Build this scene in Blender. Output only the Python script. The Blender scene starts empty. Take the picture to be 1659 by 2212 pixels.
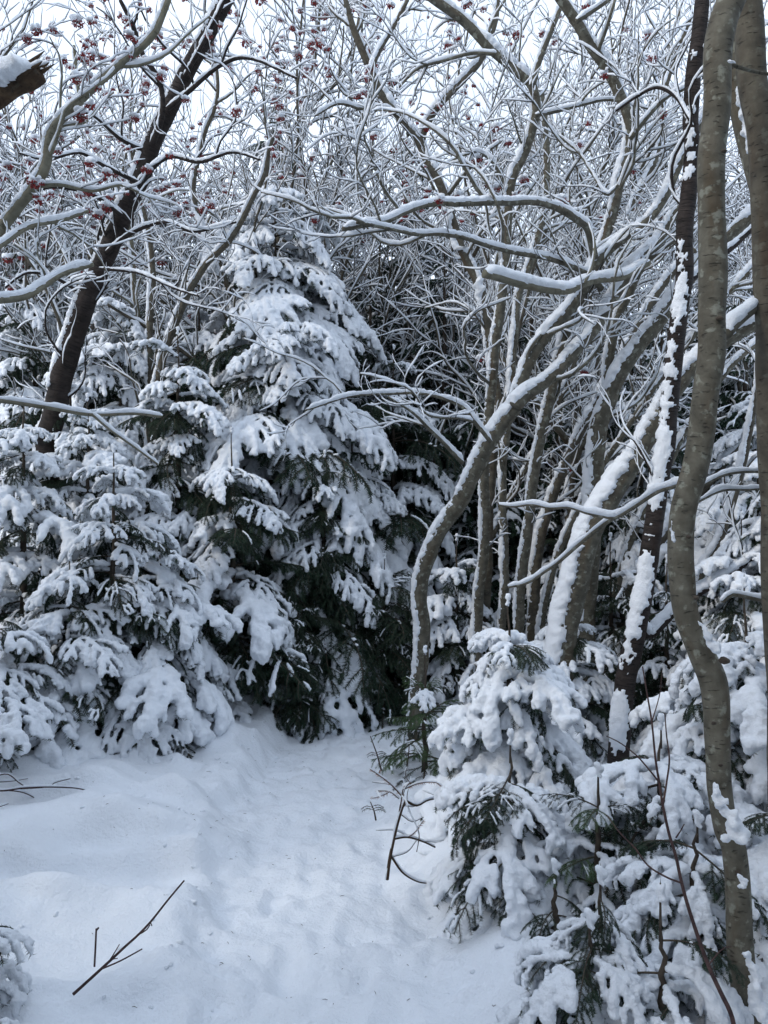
import bpy, math, random
import numpy as np
from mathutils import Vector, Matrix, Euler
R = math.radians
sc = bpy.context.scene
col = sc.collection

# ------------------------------------------------------------------ camera, sky, sun, exposure
CAMZ = 1.6
cam_d = bpy.data.cameras.new('camera'); cam = bpy.data.objects.new('camera', cam_d); col.objects.link(cam)
cam.location = (0, 0, CAMZ); cam.rotation_euler = (R(90), 0, 0)
cam_d.sensor_fit = 'VERTICAL'; cam_d.sensor_height = 36.0; cam_d.lens = 36.0 * 1777 / 2212
cam_d.clip_start = 0.05; cam_d.clip_end = 2000
sc.camera = cam

SUN_EL, SUN_AZ = 34.0, 240.0          # azimuth of the sun, clockwise from +Y: to the left, a little behind the camera
world = bpy.data.worlds.new('World'); sc.world = world; world.use_nodes = True
nt = world.node_tree; nt.nodes.clear()
wo = nt.nodes.new('ShaderNodeOutputWorld'); bg = nt.nodes.new('ShaderNodeBackground')
sky = nt.nodes.new('ShaderNodeTexSky'); sky.sky_type = 'NISHITA'; sky.sun_disc = False
sky.sun_elevation = R(SUN_EL); sky.sun_rotation = R(SUN_AZ); sky.dust_density = 2.5; sky.air_density = 1.0; sky.ozone_density = 1.0
tc = nt.nodes.new('ShaderNodeTexCoord')
cn = nt.nodes.new('ShaderNodeTexNoise'); cn.inputs['Scale'].default_value = 1.6; cn.inputs['Detail'].default_value = 5
mp = nt.nodes.new('ShaderNodeMapping'); mp.inputs['Scale'].default_value = (1, 1, 2.2)
nt.links.new(tc.outputs['Generated'], mp.inputs[0]); nt.links.new(mp.outputs[0], cn.inputs['Vector'])
cr = nt.nodes.new('ShaderNodeMapRange'); cr.inputs[1].default_value = 0.3; cr.inputs[2].default_value = 0.7
cr.inputs[3].default_value = 0.45; cr.inputs[4].default_value = 0.9
nt.links.new(cn.outputs['Fac'], cr.inputs[0])
mx = nt.nodes.new('ShaderNodeMixRGB'); mx.inputs[2].default_value = (7.2, 8.2, 9.7, 1)
nt.links.new(cr.outputs[0], mx.inputs[0]); nt.links.new(sky.outputs[0], mx.inputs[1])
nt.links.new(mx.outputs[0], bg.inputs[0]); bg.inputs[1].default_value = 0.13
nt.links.new(bg.outputs[0], wo.inputs[0])

sl = bpy.data.lights.new('sun', 'SUN'); sl.energy = 0.8; sl.angle = R(10); sl.color = (1, 0.95, 0.87)
so = bpy.data.objects.new('sun', sl); col.objects.link(so)
az, el = R(SUN_AZ), R(SUN_EL)
sd = Vector((math.sin(az) * math.cos(el), math.cos(az) * math.cos(el), math.sin(el)))
so.rotation_euler = sd.to_track_quat('Z', 'Y').to_euler(); so.location = sd * 40
sc.view_settings.view_transform = 'Standard'; sc.view_settings.look = 'None'
sc.view_settings.exposure = 0.58; sc.view_settings.gamma = 1
sc.cycles.max_bounces = 6; sc.cycles.diffuse_bounces = 4; sc.cycles.glossy_bounces = 2
sc.cycles.caustics_reflective = False; sc.cycles.caustics_refractive = False

# ------------------------------------------------------------------ helpers
F = 1777.0
def P(u, v, Y): return np.array([(u - 829.5) / F * Y, Y, CAMZ - (v - 1106) / F * Y])
def proj(p):
    p = np.atleast_2d(p); return 829.5 + p[:, 0] / p[:, 1] * F, 1106 - (p[:, 2] - CAMZ) / p[:, 1] * F

def _h(i, j, k, seed):
    n = (i * 374761393 + j * 668265263 + k * 2147483647 + seed * 1274126177) & 0xffffffff
    n = ((n ^ (n >> 13)) * 1274126177) & 0xffffffff
    n = ((n ^ (n >> 16)) * 2246822519) & 0xffffffff
    return ((n ^ (n >> 15)) & 0xffffff) / float(0xffffff)
def vnoise(p, scale, seed=0):
    q = np.asarray(p, float) * scale
    i0 = np.floor(q).astype(np.int64); f = q - i0; f = f * f * (3 - 2 * f)
    out = 0
    for a in (0, 1):
        for b in (0, 1):
            for c in (0, 1):
                w = (f[:, 0] if a else 1 - f[:, 0]) * (f[:, 1] if b else 1 - f[:, 1]) * (f[:, 2] if c else 1 - f[:, 2])
                out = out + w * _h(i0[:, 0] + a, i0[:, 1] + b, i0[:, 2] + c, seed)
    return out * 2 - 1
def fbm(p, scale, seed=0, octs=3):
    s, a = 0, 1.0
    for o in range(octs):
        s = s + a * vnoise(p, scale * 2 ** o, seed + 17 * o); a *= 0.5
    return s

class MB:
    def __init__(s): s.V = []; s.Q = []; s.T = []; s.mq = []; s.mt = []; s.UQ = []; s.n = 0; s.hasuv = False
    def add(s, V, Q=None, T=None, m=0, uv=None):
        V = np.asarray(V, float); s.V.append(V)
        if Q is not None and len(Q):
            s.Q.append(np.asarray(Q) + s.n); s.mq.append(np.full(len(Q), m, np.int32))
            s.UQ.append(uv if uv is not None else np.zeros((len(Q) * 4, 2)));
            if uv is not None: s.hasuv = True
        if T is not None and len(T):
            s.T.append(np.asarray(T) + s.n); s.mt.append(np.full(len(T), m, np.int32))
        s.n += len(V)
    def mesh(s, name, mats, smooth=True):
        me = bpy.data.meshes.new(name)
        V = np.concatenate(s.V) if s.V else np.zeros((0, 3))
        Q = np.concatenate(s.Q) if s.Q else np.zeros((0, 4), int); T = np.concatenate(s.T) if s.T else np.zeros((0, 3), int)
        me.vertices.add(len(V)); me.vertices.foreach_set('co', V.astype(np.float32).ravel())
        nl = len(Q) * 4 + len(T) * 3
        me.loops.add(nl); me.loops.foreach_set('vertex_index', np.concatenate([Q.ravel(), T.ravel()]).astype(np.int32))
        me.polygons.add(len(Q) + len(T))
        st = np.concatenate([np.arange(len(Q)) * 4, len(Q) * 4 + np.arange(len(T)) * 3]).astype(np.int32)
        me.polygons.foreach_set('loop_start', st)
        mi = np.concatenate((s.mq + s.mt) or [np.zeros(0, np.int32)]).astype(np.int32)
        me.polygons.foreach_set('material_index', mi)
        if smooth: me.polygons.foreach_set('use_smooth', np.ones(len(Q) + len(T), bool))
        for m in mats: me.materials.append(m)
        if s.hasuv:
            ul = me.uv_layers.new(name='UVMap')
            u = np.concatenate(s.UQ + [np.zeros((len(T) * 3, 2))]).astype(np.float32)
            ul.data.foreach_set('uv', u.ravel())
        me.update(calc_edges=True)
        return me

def link(name, me, parent=None, **props):
    o = bpy.data.objects.new(name, me); col.objects.link(o)
    if parent is not None: o.parent = parent
    for k, v in props.items(): o[k] = v
    return o
def empty(name, loc, label, cat, group=None):
    o = bpy.data.objects.new(name, None); col.objects.link(o); o.location = loc; o.empty_display_size = 0.1
    o['label'] = label; o['category'] = cat
    if group: o['group'] = group
    return o

def frames(P_):
    t = np.gradient(P_, axis=0); t /= np.linalg.norm(t, axis=1)[:, None] + 1e-9
    return t
def tube(mb, P_, r, sides=6, m=0, uv=False, lump=0.0, seed=0, cap=True):
    P_ = np.asarray(P_, float); r = np.asarray(r, float); n = len(P_)
    t = frames(P_); ref = np.array([0, 1.0, 0.02])
    # side vector: as steady as possible along the path
    a = np.cross(t, ref); bad = np.linalg.norm(a, axis=1) < 0.25
    if bad.any(): a[bad] = np.cross(t[bad], [1.0, 0.05, 0]) if not bad.all() else a[bad]
    if bad.all(): a = np.cross(t, [0, 0, 1.0])
    a /= np.linalg.norm(a, axis=1)[:, None] + 1e-9
    for i in range(1, n):
        if np.dot(a[i], a[i - 1]) < 0: a[i] = -a[i]
    b = np.cross(t, a)
    th = np.linspace(0, 2 * np.pi, sides, endpoint=False)
    rr = np.repeat(r[:, None], sides, 1)
    V = P_[:, None, :] + rr[..., None] * (np.cos(th)[None, :, None] * a[:, None, :] + np.sin(th)[None, :, None] * b[:, None, :])
    if lump:
        k = fbm(V.reshape(-1, 3), 9.0, seed, 2).reshape(n, sides)
        V = P_[:, None, :] + (V - P_[:, None, :]) * (1 + lump * k)[..., None]
    i = np.arange(n - 1)[:, None]; j = np.arange(sides)[None, :]; jn = (j + 1) % sides
    Q = np.stack([i * sides + j + 0 * jn, i * sides + jn, (i + 1) * sides + jn, (i + 1) * sides + j + 0 * jn], -1).reshape(-1, 4)
    U = None
    if uv:
        L = np.concatenate([[0], np.cumsum(np.linalg.norm(np.diff(P_, axis=0), axis=1))])
        cu = 2 * np.pi * r.mean() / sides
        u0 = (j * cu + 0 * i).ravel(); u1 = u0 + cu; v0 = (L[i] + 0 * j).ravel(); v1 = (L[i + 1] + 0 * j).ravel()
        U = np.stack([np.stack([u0, v0], -1), np.stack([u1, v0], -1), np.stack([u1, v1], -1), np.stack([u0, v1], -1)], 1).reshape(-1, 2)
    V = V.reshape(-1, 3); T = None
    if cap:
        V = np.concatenate([V, P_[:1], P_[-1:] + t[-1:] * r[-1] * 0.4])
        c0, c1 = n * sides, n * sides + 1; jj = np.arange(sides); jn = (jj + 1) % sides
        T = np.concatenate([np.stack([np.full(sides, c0), jn, jj], -1), np.stack([np.full(sides, c1), (n - 1) * sides + jj, (n - 1) * sides + jn], -1)])
    mb.add(V, Q, T, m, U)

WIND = np.array([-0.42, -0.18, 0.0])
def snow_frame(P_):
    t = frames(P_); U = np.array([0, 0, 1.0]) + WIND
    u = U - (t @ U)[:, None] * t; nu = np.linalg.norm(u, axis=1); u /= nu[:, None] + 1e-9
    return t, u, np.cross(t, u), nu
def snow_thin(mb, P_, r, h=0.010, rng=None, seed=0, sides=5):
    """a ridge of snow lying on a thin branch"""
    P_ = np.asarray(P_); r = np.asarray(r); n = len(P_)
    t, u, b, nu = snow_frame(P_)
    hz = np.sqrt(np.clip(1 - t[:, 2] ** 2, 0, 1))
    k = vnoise(P_, 9.0, seed) * 0.40 + vnoise(P_, 30.0, seed + 3) * 0.35
    a = np.clip(0.12 + 0.88 * hz + k, 0.03, 1.6)
    a[0] *= 0.7; a[-1] *= 0.5
    hh = (h + 0.55 * r) * a; ww = (r * 0.85 + 0.0014) * (0.35 + 0.55 * np.minimum(a, 1.2)) + 0.10 * hh
    c = P_ + u * (r * 0.62 + hh * 0.60)[:, None]
    th = np.linspace(0, 2 * np.pi, sides, endpoint=False) + 0.3
    V = c[:, None, :] + np.cos(th)[None, :, None] * (u * hh[:, None] * 0.75)[:, None, :] + np.sin(th)[None, :, None] * (b * ww[:, None])[:, None, :]
    i = np.arange(n - 1)[:, None]; j = np.arange(sides)[None, :]; jn = (j + 1) % sides
    Q = np.stack([i * sides + j + 0 * jn, i * sides + jn, (i + 1) * sides + jn, (i + 1) * sides + j + 0 * jn], -1).reshape(-1, 4)
    V = np.concatenate([V.reshape(-1, 3), c[:1] - t[:1] * hh[0] * .6, c[-1:] + t[-1:] * hh[-1] * 0.6])
    jj = np.arange(sides); jn = (jj + 1) % sides
    T = np.concatenate([np.stack([np.full(sides, n * sides), jn, jj], -1), np.stack([np.full(sides, n * sides + 1), (n - 1) * sides + jj, (n - 1) * sides + jn], -1)])
    mb.add(V, Q, T)
def snow_thick(mb, P_, r, H=0.03, cover=0.3, seed=0, sides=28, patch=0.35, side=None, rough=1.0, gaps=0):
    """snow plastered on the upper, windward side of a limb; patch = how broken up it is"""
    P_ = np.asarray(P_); r = np.asarray(r); n = len(P_)
    t, u, b, nu = snow_frame(P_)
    if side is not None:
        s = np.asarray(side, float); u = s - (t @ s)[:, None] * t; u /= np.linalg.norm(u, axis=1)[:, None]; b = np.cross(t, u)
    hz = np.clip(1 - t[:, 2] ** 2, 0, 1) ** 0.5
    th = np.linspace(0, 2 * np.pi, sides, endpoint=False)
    base = P_[:, None, :] + r[:, None, None] * (np.cos(th)[None, :, None] * u[:, None, :] + np.sin(th)[None, :, None] * b[:, None, :])
    fl = base.reshape(-1, 3)
    big = (vnoise(fl, 3.5, seed) + .6 * vnoise(fl, 9, seed + 2)).reshape(n, sides); mid = (.6 * vnoise(fl, 19, seed + 5) + .7 * vnoise(fl, 55, seed + 6)).reshape(n, sides); fin = vnoise(fl, 95, seed + 9).reshape(n, sides)
    ca = np.cos(th)[None, :]
    c0 = 1 - cover * (0.75 + 0.8 * hz)[:, None]
    x = (ca - c0) + patch * big + 0.10 * rough * mid + 0.20 * vnoise(fl, 40, seed + 12).reshape(n, sides) * rough + 0.18 * fin
    if gaps: x = x - gaps * np.clip(vnoise(P_, 5.5, seed + 40) + .25 * vnoise(P_, 17, seed + 41), -.15, 1)[:, None]
    x = x / 0.5
    g = np.where(x > 0, np.sqrt(np.clip(x, 0, 1.0)), x)
    hgt = np.where(x > 0, 0.002 + H * (0.5 + 0.7 * hz)[:, None] * g * (0.8 + 0.35 * big + 0.08 * mid * rough) + 0.003 * rough * fin + 0.003 * mid, -0.25 * r[:, None])
    end = np.clip(np.minimum(np.arange(n), np.arange(n)[::-1]) / 3.0, 0, 1)[:, None]
    hgt = np.where(hgt > 0, hgt * end, hgt)
    V = base + hgt[..., None] * (np.cos(th)[None, :, None] * u[:, None, :] + np.sin(th)[None, :, None] * b[:, None, :])
    i = np.arange(n - 1)[:, None]; j = np.arange(sides)[None, :]; jn = (j + 1) % sides
    Q = np.stack([i * sides + j + 0 * jn, i * sides + jn, (i + 1) * sides + jn, (i + 1) * sides + j + 0 * jn], -1).reshape(-1, 4)
    vis = (hgt > 0).reshape(-1)
    keep = vis[Q].any(1)
    if keep.any(): mb.add(V.reshape(-1, 3), Q[keep])

def resample(P_, step):
    P_ = np.asarray(P_, float)
    if len(P_) > 2:                                     # Catmull-Rom
        Q = np.concatenate([[2 * P_[0] - P_[1]], P_, [2 * P_[-1] - P_[-2]]]); out = []
        for i in range(1, len(Q) - 2):
            for s in np.linspace(0, 1, 12, endpoint=False):
                p0, p1, p2, p3 = Q[i - 1], Q[i], Q[i + 1], Q[i + 2]
                out.append(0.5 * (2 * p1 + (p2 - p0) * s + (2 * p0 - 5 * p1 + 4 * p2 - p3) * s ** 2 + (3 * p1 - p0 - 3 * p2 + p3) * s ** 3))
        out.append(P_[-1]); P_ = np.array(out)
    L = np.concatenate([[0], np.cumsum(np.linalg.norm(np.diff(P_[:, :3], axis=0), axis=1))])
    n = max(3, int(L[-1] / step) + 1); s = np.linspace(0, L[-1], n)
    return np.stack([np.interp(s, L, P_[:, k]) for k in range(P_.shape[1])], 1)

# ------------------------------------------------------------------ materials
def mat(name):
    m = bpy.data.materials.new(name); m.use_nodes = True; n = m.node_tree
    return m, n, n.nodes['Principled BSDF']
def N(n, t, **k):
    x = n.nodes.new(t)
    for a, b in k.items():
        if a in ('operation', 'blend_type', 'feature', 'data_type'): setattr(x, a, b)
        else: x.inputs[a].default_value = b
    return x
def ramp(n, src, stops):
    r = n.nodes.new('ShaderNodeValToRGB'); n.links.new(src, r.inputs[0]); e = r.color_ramp.elements
    while len(e) < len(stops): e.new(0.5)
    for x, (p, c) in zip(e, stops): x.position = p; x.color = (*c, 1)
    return r
def snow_mat(name, sc1, sc2, st, dist, c=(0.80, 0.84, 0.89)):
    m, n, b = mat(name)
    tcn = n.nodes.new('ShaderNodeTexCoord')
    a = N(n, 'ShaderNodeTexNoise', Scale=sc1, Detail=6.0, Roughness=0.65); n.links.new(tcn.outputs['Object'], a.inputs['Vector'])
    bu = N(n, 'ShaderNodeBump', Strength=st, Distance=dist); n.links.new(a.outputs['Fac'], bu.inputs['Height'])
    n.links.new(bu.outputs[0], b.inputs['Normal'])
    a2 = N(n, 'ShaderNodeTexNoise', Scale=sc2, Detail=3.0); n.links.new(tcn.outputs['Object'], a2.inputs['Vector'])
    r = ramp(n, a2.outputs['Fac'], [(0.3, tuple(x * 0.95 for x in c)), (0.7, c)])
    n.links.new(r.outputs[0], b.inputs['Base Color'])
    b.inputs['Roughness'].default_value = 0.75; b.inputs['Specular IOR Level'].default_value = 0.25
    return m
M_SNOW = snow_mat('snow', 120, 8, 0.9, 0.008)
M_GSNOW = snow_mat('ground_snow', 45, 3, 0.8, 0.016)

def bark_mat(name, cols, band=0.0, scale=14.0, lichen=0.35, lich=(0.20, 0.21, 0.17)):
    m, n, b = mat(name)
    uv = n.nodes.new('ShaderNodeTexCoord')
    mpn = N(n, 'ShaderNodeMapping'); mpn.inputs['Scale'].default_value = (1, 1, 1) if not band else (0.25, 1.0, 1)
    n.links.new(uv.outputs['UV'], mpn.inputs[0])
    a = N(n, 'ShaderNodeTexNoise', Scale=scale, Detail=8.0, Roughness=0.6); n.links.new(mpn.outputs[0], a.inputs['Vector'])
    r = ramp(n, a.outputs['Fac'], [(0.3, cols[0]), (0.5, cols[1]), (0.72, cols[2])])
    out = r.outputs[0]
    mp3 = N(n, 'ShaderNodeMapping'); mp3.inputs['Scale'].default_value = (16, 2.2, 1); n.links.new(uv.outputs['UV'], mp3.inputs[0])
    w3 = N(n, 'ShaderNodeTexNoise', Scale=1.0, Detail=4.0); n.links.new(mp3.outputs[0], w3.inputs['Vector'])
    w4 = ramp(n, w3.outputs['Fac'], [(0.50, (0, 0, 0)), (0.68, (1, 1, 1))]); w5 = N(n, 'ShaderNodeMath', operation='MULTIPLY'); n.links.new(w4.outputs[0], w5.inputs[0]); w5.inputs[1].default_value = 0.6
    w6 = N(n, 'ShaderNodeMixRGB', blend_type='MIX'); n.links.new(w5.outputs[0], w6.inputs[0]); n.links.new(out, w6.inputs[1]); w6.inputs[2].default_value = (cols[1][0] * .75, cols[1][1] * .55, cols[1][2] * .40, 1); out = w6.outputs[0]
    # dark horizontal lenticels
    mp2 = N(n, 'ShaderNodeMapping'); mp2.inputs['Scale'].default_value = (14 if band else 30, 110, 1); n.links.new(uv.outputs['UV'], mp2.inputs[0])
    v = N(n, 'ShaderNodeTexNoise', Scale=1.0, Detail=2.0); n.links.new(mp2.outputs[0], v.inputs['Vector'])
    lr = ramp(n, v.outputs['Fac'], [(0.62 if not band else 0.50, (0, 0, 0)), (0.70, (1, 1, 1))])
    mxn = N(n, 'ShaderNodeMixRGB', blend_type='MIX'); n.links.new(out, mxn.inputs[1]); mxn.inputs[2].default_value = (*[c * 0.35 for c in cols[0]], 1)
    fm = N(n, 'ShaderNodeMath', operation='MULTIPLY'); n.links.new(lr.outputs[0], fm.inputs[0]); fm.inputs[1].default_value = 0.55 if not band else 0.7
    n.links.new(fm.outputs[0], mxn.inputs[0]); out = mxn.outputs[0]
    # pale lichen patches
    l = N(n, 'ShaderNodeTexNoise', Scale=26.0, Detail=5.0, Roughness=0.55); n.links.new(uv.outputs['UV'], l.inputs['Vector'])
    lp = ramp(n, l.outputs['Fac'], [(0.56, (0, 0, 0)), (0.64, (1, 1, 1))])
    f2 = N(n, 'ShaderNodeMath', operation='MULTIPLY'); n.links.new(lp.outputs[0], f2.inputs[0]); f2.inputs[1].default_value = lichen
    m3 = N(n, 'ShaderNodeMixRGB', blend_type='MIX'); n.links.new(f2.outputs[0], m3.inputs[0]); n.links.new(out, m3.inputs[1]); m3.inputs[2].default_value = (*lich, 1)
    n.links.new(m3.outputs[0], b.inputs['Base Color'])
    ad = N(n, 'ShaderNodeMath', operation='SUBTRACT'); n.links.new(a.outputs['Fac'], ad.inputs[0]); n.links.new(fm.outputs[0], ad.inputs[1])
    bu = N(n, 'ShaderNodeBump', Strength=1.0, Distance=0.007); n.links.new(ad.outputs[0], bu.inputs['Height']); n.links.new(bu.outputs[0], b.inputs['Normal'])
    b.inputs['Roughness'].default_value = 0.8; b.inputs['Specular IOR Level'].default_value = 0.25
    return m
M_OLIVE = bark_mat('olive_bark', [(0.050, 0.046, 0.035), (0.098, 0.091, 0.070), (0.155, 0.146, 0.116)], lichen=0.65, lich=(0.25, 0.26, 0.215))
M_GREY = bark_mat('grey_bark', [(0.045, 0.040, 0.032), (0.085, 0.076, 0.058), (0.13, 0.118, 0.09)], lichen=0.3)
M_PALE = bark_mat('pale_bark', [(0.09, 0.085, 0.06), (0.15, 0.142, 0.105), (0.21, 0.20, 0.15)], lichen=0.2)
M_CHERRY = bark_mat('cherry_bark', [(0.012, 0.010, 0.009), (0.026, 0.020, 0.018), (0.046, 0.036, 0.032)], band=1.0, lichen=0.08, lich=(0.10, 0.09, 0.08))
M_DEAD = bark_mat('split_wood', [(0.018, 0.011, 0.007), (0.05, 0.032, 0.019), (0.12, 0.078, 0.042)], lichen=0.1)
def plain(name, c1, c2, scale=30, rough=0.7, spec=0.3):
    m, n, b = mat(name); tcn = n.nodes.new('ShaderNodeTexCoord')
    a = N(n, 'ShaderNodeTexNoise', Scale=scale, Detail=3.0); n.links.new(tcn.outputs['Object'], a.inputs['Vector'])
    r = ramp(n, a.outputs['Fac'], [(0.35, c1), (0.65, c2)]); n.links.new(r.outputs[0], b.inputs['Base Color'])
    b.inputs['Roughness'].default_value = rough; b.inputs['Specular IOR Level'].default_value = spec
    return m
M_TWIG = plain('twig_bark', (0.030, 0.025, 0.021), (0.075, 0.063, 0.050), 6)
M_STEM = plain('fir_bark', (0.030, 0.022, 0.016), (0.07, 0.055, 0.04), 40)
M_NEEDLE = plain('fir_needle', (0.006, 0.019, 0.011), (0.022, 0.050, 0.026), 12, 0.55, 0.3)
M_NEEDLE_BR = plain('bright_fir_needle', (0.022, 0.060, 0.018), (0.060, 0.125, 0.035), 12, 0.5, 0.4)
M_BROWN = plain('dead_needle', (0.16, 0.06, 0.025), (0.30, 0.13, 0.06), 30, 0.8, 0.2)
M_BERRY = plain('rowan_berry', (0.12, 0.006, 0.008), (0.27, 0.013, 0.012), 60, 0.45, 0.4)
M_REDTWIG = plain('reddish_twig', (0.030, 0.016, 0.016), (0.075, 0.042, 0.038), 40)

# ------------------------------------------------------------------ ground
def sstep(a, b, x): t = np.clip((x - a) / (b - a), 0, 1); return t * t * (3 - 2 * t)
CY = np.array([0.0, 2.0, 2.57, 3.1, 3.6, 4.4, 5.1, 5.8, 6.5, 7.5, 9, 12]); CX = np.array([-.05, -.06, -.10, -.24, -.37, -.43, -.38, -.26, -.15, 0.1, 0.9, 3])
HW = np.array([.55, .50, .48, .46, .44, .45, .47, .48, .40, .35, .35, .35])
def gz(x, y):
    x = np.asarray(x, float); y = np.asarray(y, float); sh = x.shape; x = x.ravel(); y = y.ravel()
    p = np.stack([x, y, 0 * x], 1)
    cx = np.interp(y, CY, CX) + 0.07 * vnoise(p * [0, 1, 0], 1.7, 5); hw = np.interp(y, CY, HW)
    d = (x - cx) / hw + 0.10 * vnoise(p, 6, 4)
    left = sstep(0.75, 1.25, -d) ; right = sstep(0.8, 1.7, d)
    big = fbm(p, 1.1, 8, 3); med = fbm(p, 4.0, 31, 3); fin = fbm(p, 17.0, 51, 3)
    near = np.exp(-(np.maximum(0, np.abs(y - 4) - 5) / 6) ** 2)
    z = left * (0.125 + 0.055 * big + 0.022 * med) + right * (0.10 + 0.05 * big + 0.03 * med)
    edge = np.exp(-((np.abs(d) - 1.0) / 0.28) ** 2)
    z += edge * (0.026 * fbm(p, 10.0, 77, 3)) * near
    rid = 1 - np.abs(vnoise(p * [0.7, 1.5, 1], 2.3, 61) + .35 * vnoise(p, 6.1, 62))
    hump = np.clip(vnoise(p * [0.55, 1.35, 1], 2.1, 64) + .35 * vnoise(p, 4.7, 65), -.5, 1)
    z += left * near * (0.035 * rid ** 3 + 0.12 * hump + 0.006 * vnoise(p, 16, 63)) * sstep(0.9, 1.8, -d)
    path = (1 - left) * (1 - right)
    q = p * [1.0, 0.8, 1]; dn = vnoise(q, 8.5, 91); dn2 = vnoise(q, 19.0, 92)
    z += path * near * (0.014 * med + 0.013 * fin - 0.028 * np.clip(dn - .15, 0, 1) - 0.012 * np.clip(dn2 - .2, 0, 1) - 0.008)
    cr = np.exp(-((-d - 1.02) / 0.10) ** 2) * near * np.clip(.5 + 1.2 * vnoise(p, 3.5, 93), 0, 1.2)
    z += 0.022 * cr * (1 + .6 * vnoise(p, 15, 94)) + 0.012 * near * left * np.clip(vnoise(p, 13, 95) - .35, 0, 1) * np.exp(-((-d - 1.35) / .35) ** 2) * 3
    z += left * 0.10 * sstep(1.0, 3.0, -d) * sstep(2.6, 5.5, y)
    z += 0.05 * np.exp(-(((x + 1.35) / 0.5) ** 2 + ((y - 4.1) / 0.30) ** 2)) - 0.07 * np.exp(-(((x + 0.95) / 0.45) ** 2 + ((y - 3.55) / 0.20) ** 2))
    # wind drifts with a soft lip, lying across the bank left of the trail
    for (y0, x0, x1, A, wv, sd_) in ((4.02, -2.6, -.95, .060, .16, 1), (3.50, -1.75, -.70, .065, .12, 2), (2.95, -2.3, -1.0, .045, .14, 3), (2.52, -1.5, -.45, .050, .08, 4), (4.6, -2.9, -1.1, .05, .12, 5), (3.75, -1.15, -.72, .045, .05, 6)):
        yy = y0 + wv * vnoise(p * [1, 0, 0], 2.2, 70 + sd_) + .35 * wv * vnoise(p * [1, 0, 0], 7, 80 + sd_) + .12 * (x - x0); t = (y - yy)
        z += 2.0 * A * sstep(-.06, .065, t) * np.exp(-np.maximum(t, 0) / .22) * sstep(x0 - .5, x0 + .2, x) * (1 - sstep(x1 - .15, x1 + .12, x))
    # boot prints trodden into the trail
    for (fx, fy, s) in PRINTS:
        e = ((x - fx) / 0.055) ** 2 + ((y - fy) / 0.135) ** 2
        z -= 0.017 * np.exp(-e ** 2) ; z += 0.006 * np.exp(-((np.sqrt(e) - 1.5) / 0.3) ** 2)
    # hollow under the young firs on the right
    z -= 0.10 * np.exp(-(((x - 0.42) / 0.28) ** 2 + ((y - 3.25) / 0.22) ** 2))
    z += 0.5 * sstep(7, 40, y) + 0.35 * sstep(3, 30, np.abs(x))
    return z.reshape(sh)
_r = random.Random(3)
PRINTS = [(np.interp(y, CY, CX) + sx * 0.13 + _r.uniform(-.08, .08), y, sx) for k, y in enumerate(np.arange(2.3, 6.2, 0.29)) for sx in ((-1, 1)[k % 2],)]
PRINTS += [(np.interp(y, CY, CX) + _r.uniform(-.32, .32), y, 1) for y in np.arange(2.2, 6.0, 0.33)]
def gz1(x, y): return float(gz(np.array([x]), np.array([y]))[0])
def axis(lo, hi, step, far, g=1.22):
    a = list(np.arange(lo, hi, step)); s = step; x = lo; L = []
    while x > -far: s *= g; x -= s; L.append(x)
    s = step; x = a[-1]; Rr = []
    while x < far: s *= g; x += s; Rr.append(x)
    return np.array(L[::-1] + a + Rr)
gx = axis(-3.2, 2.2, 0.021, 400); gy = axis(1.9, 7.0, 0.021, 500)
X, Y = np.meshgrid(gx, gy); Z = gz(X, Y)
nx, ny = len(gx), len(gy)
i, j = np.meshgrid(np.arange(nx - 1), np.arange(ny - 1))
a0 = (j * nx + i).ravel()
mb = MB(); mb.add(np.stack([X, Y, Z], -1).reshape(-1, 3), np.stack([a0, a0 + 1, a0 + nx + 1, a0 + nx], -1))
link('snowy_ground', mb.mesh('snowy_ground', [M_GSNOW]), kind='structure', label='trodden snow trail between soft untouched snow banks')

# ------------------------------------------------------------------ fir boughs (prototypes, shared by every fir)
bm_ = None
import bmesh
def ico(sub):
    b = bmesh.new(); bmesh.ops.create_icosphere(b, subdivisions=sub, radius=1.0)
    V = np.array([v.co[:] for v in b.verts]); T = np.array([[v.index for v in f.verts] for f in b.faces]); b.free(); return V, T
I1, I2, I3 = ico(1), ico(2), ico(3)
def blobs_to_snow(C, rad, voxel, seed, lump=0.30, name='bough_snow', flat=0.85):
    C = np.asarray(C); rad = np.asarray(rad); V0, T0 = I2
    V = (C[:, None, :] + V0[None] * rad[:, None, None] * [1, 1, flat]).reshape(-1, 3)
    T = (T0[None] + (np.arange(len(C)) * len(V0))[:, None, None]).reshape(-1, 3)
    m = MB(); m.add(V, None, T); me = m.mesh('tmp', [])
    o = bpy.data.objects.new('tmp', me); col.objects.link(o)
    md = o.modifiers.new('r', 'REMESH'); md.mode = 'VOXEL'; md.voxel_size = voxel
    ms = o.modifiers.new('s', 'SMOOTH'); ms.factor = 0.6; ms.iterations = 2
    dg = bpy.context.evaluated_depsgraph_get(); dg.update()
    out = bpy.data.meshes.new_from_object(o.evaluated_get(dg)); bpy.data.objects.remove(o); bpy.data.meshes.remove(me)
    n = len(out.vertices); co = np.empty(n * 3, np.float32); out.vertices.foreach_get('co', co); co = co.reshape(-1, 3).astype(float)
    no = np.empty(n * 3, np.float32); out.vertices.foreach_get('normal', no); no = no.reshape(-1, 3)
    rm = float(np.median(rad)); d = lump * rm * (vnoise(co, 0.9 / rm, seed) * 0.9 + 0.8 * vnoise(co, 2.0 / rm, seed + 2))
    co += no * d[:, None]
    out.vertices.foreach_set('co', co.astype(np.float32).ravel()); out.polygons.foreach_set('use_smooth', np.ones(len(out.polygons), bool))
    out.name = name; out.materials.clear(); out.materials.append(M_SNOW); out.update()
    return out

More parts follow.
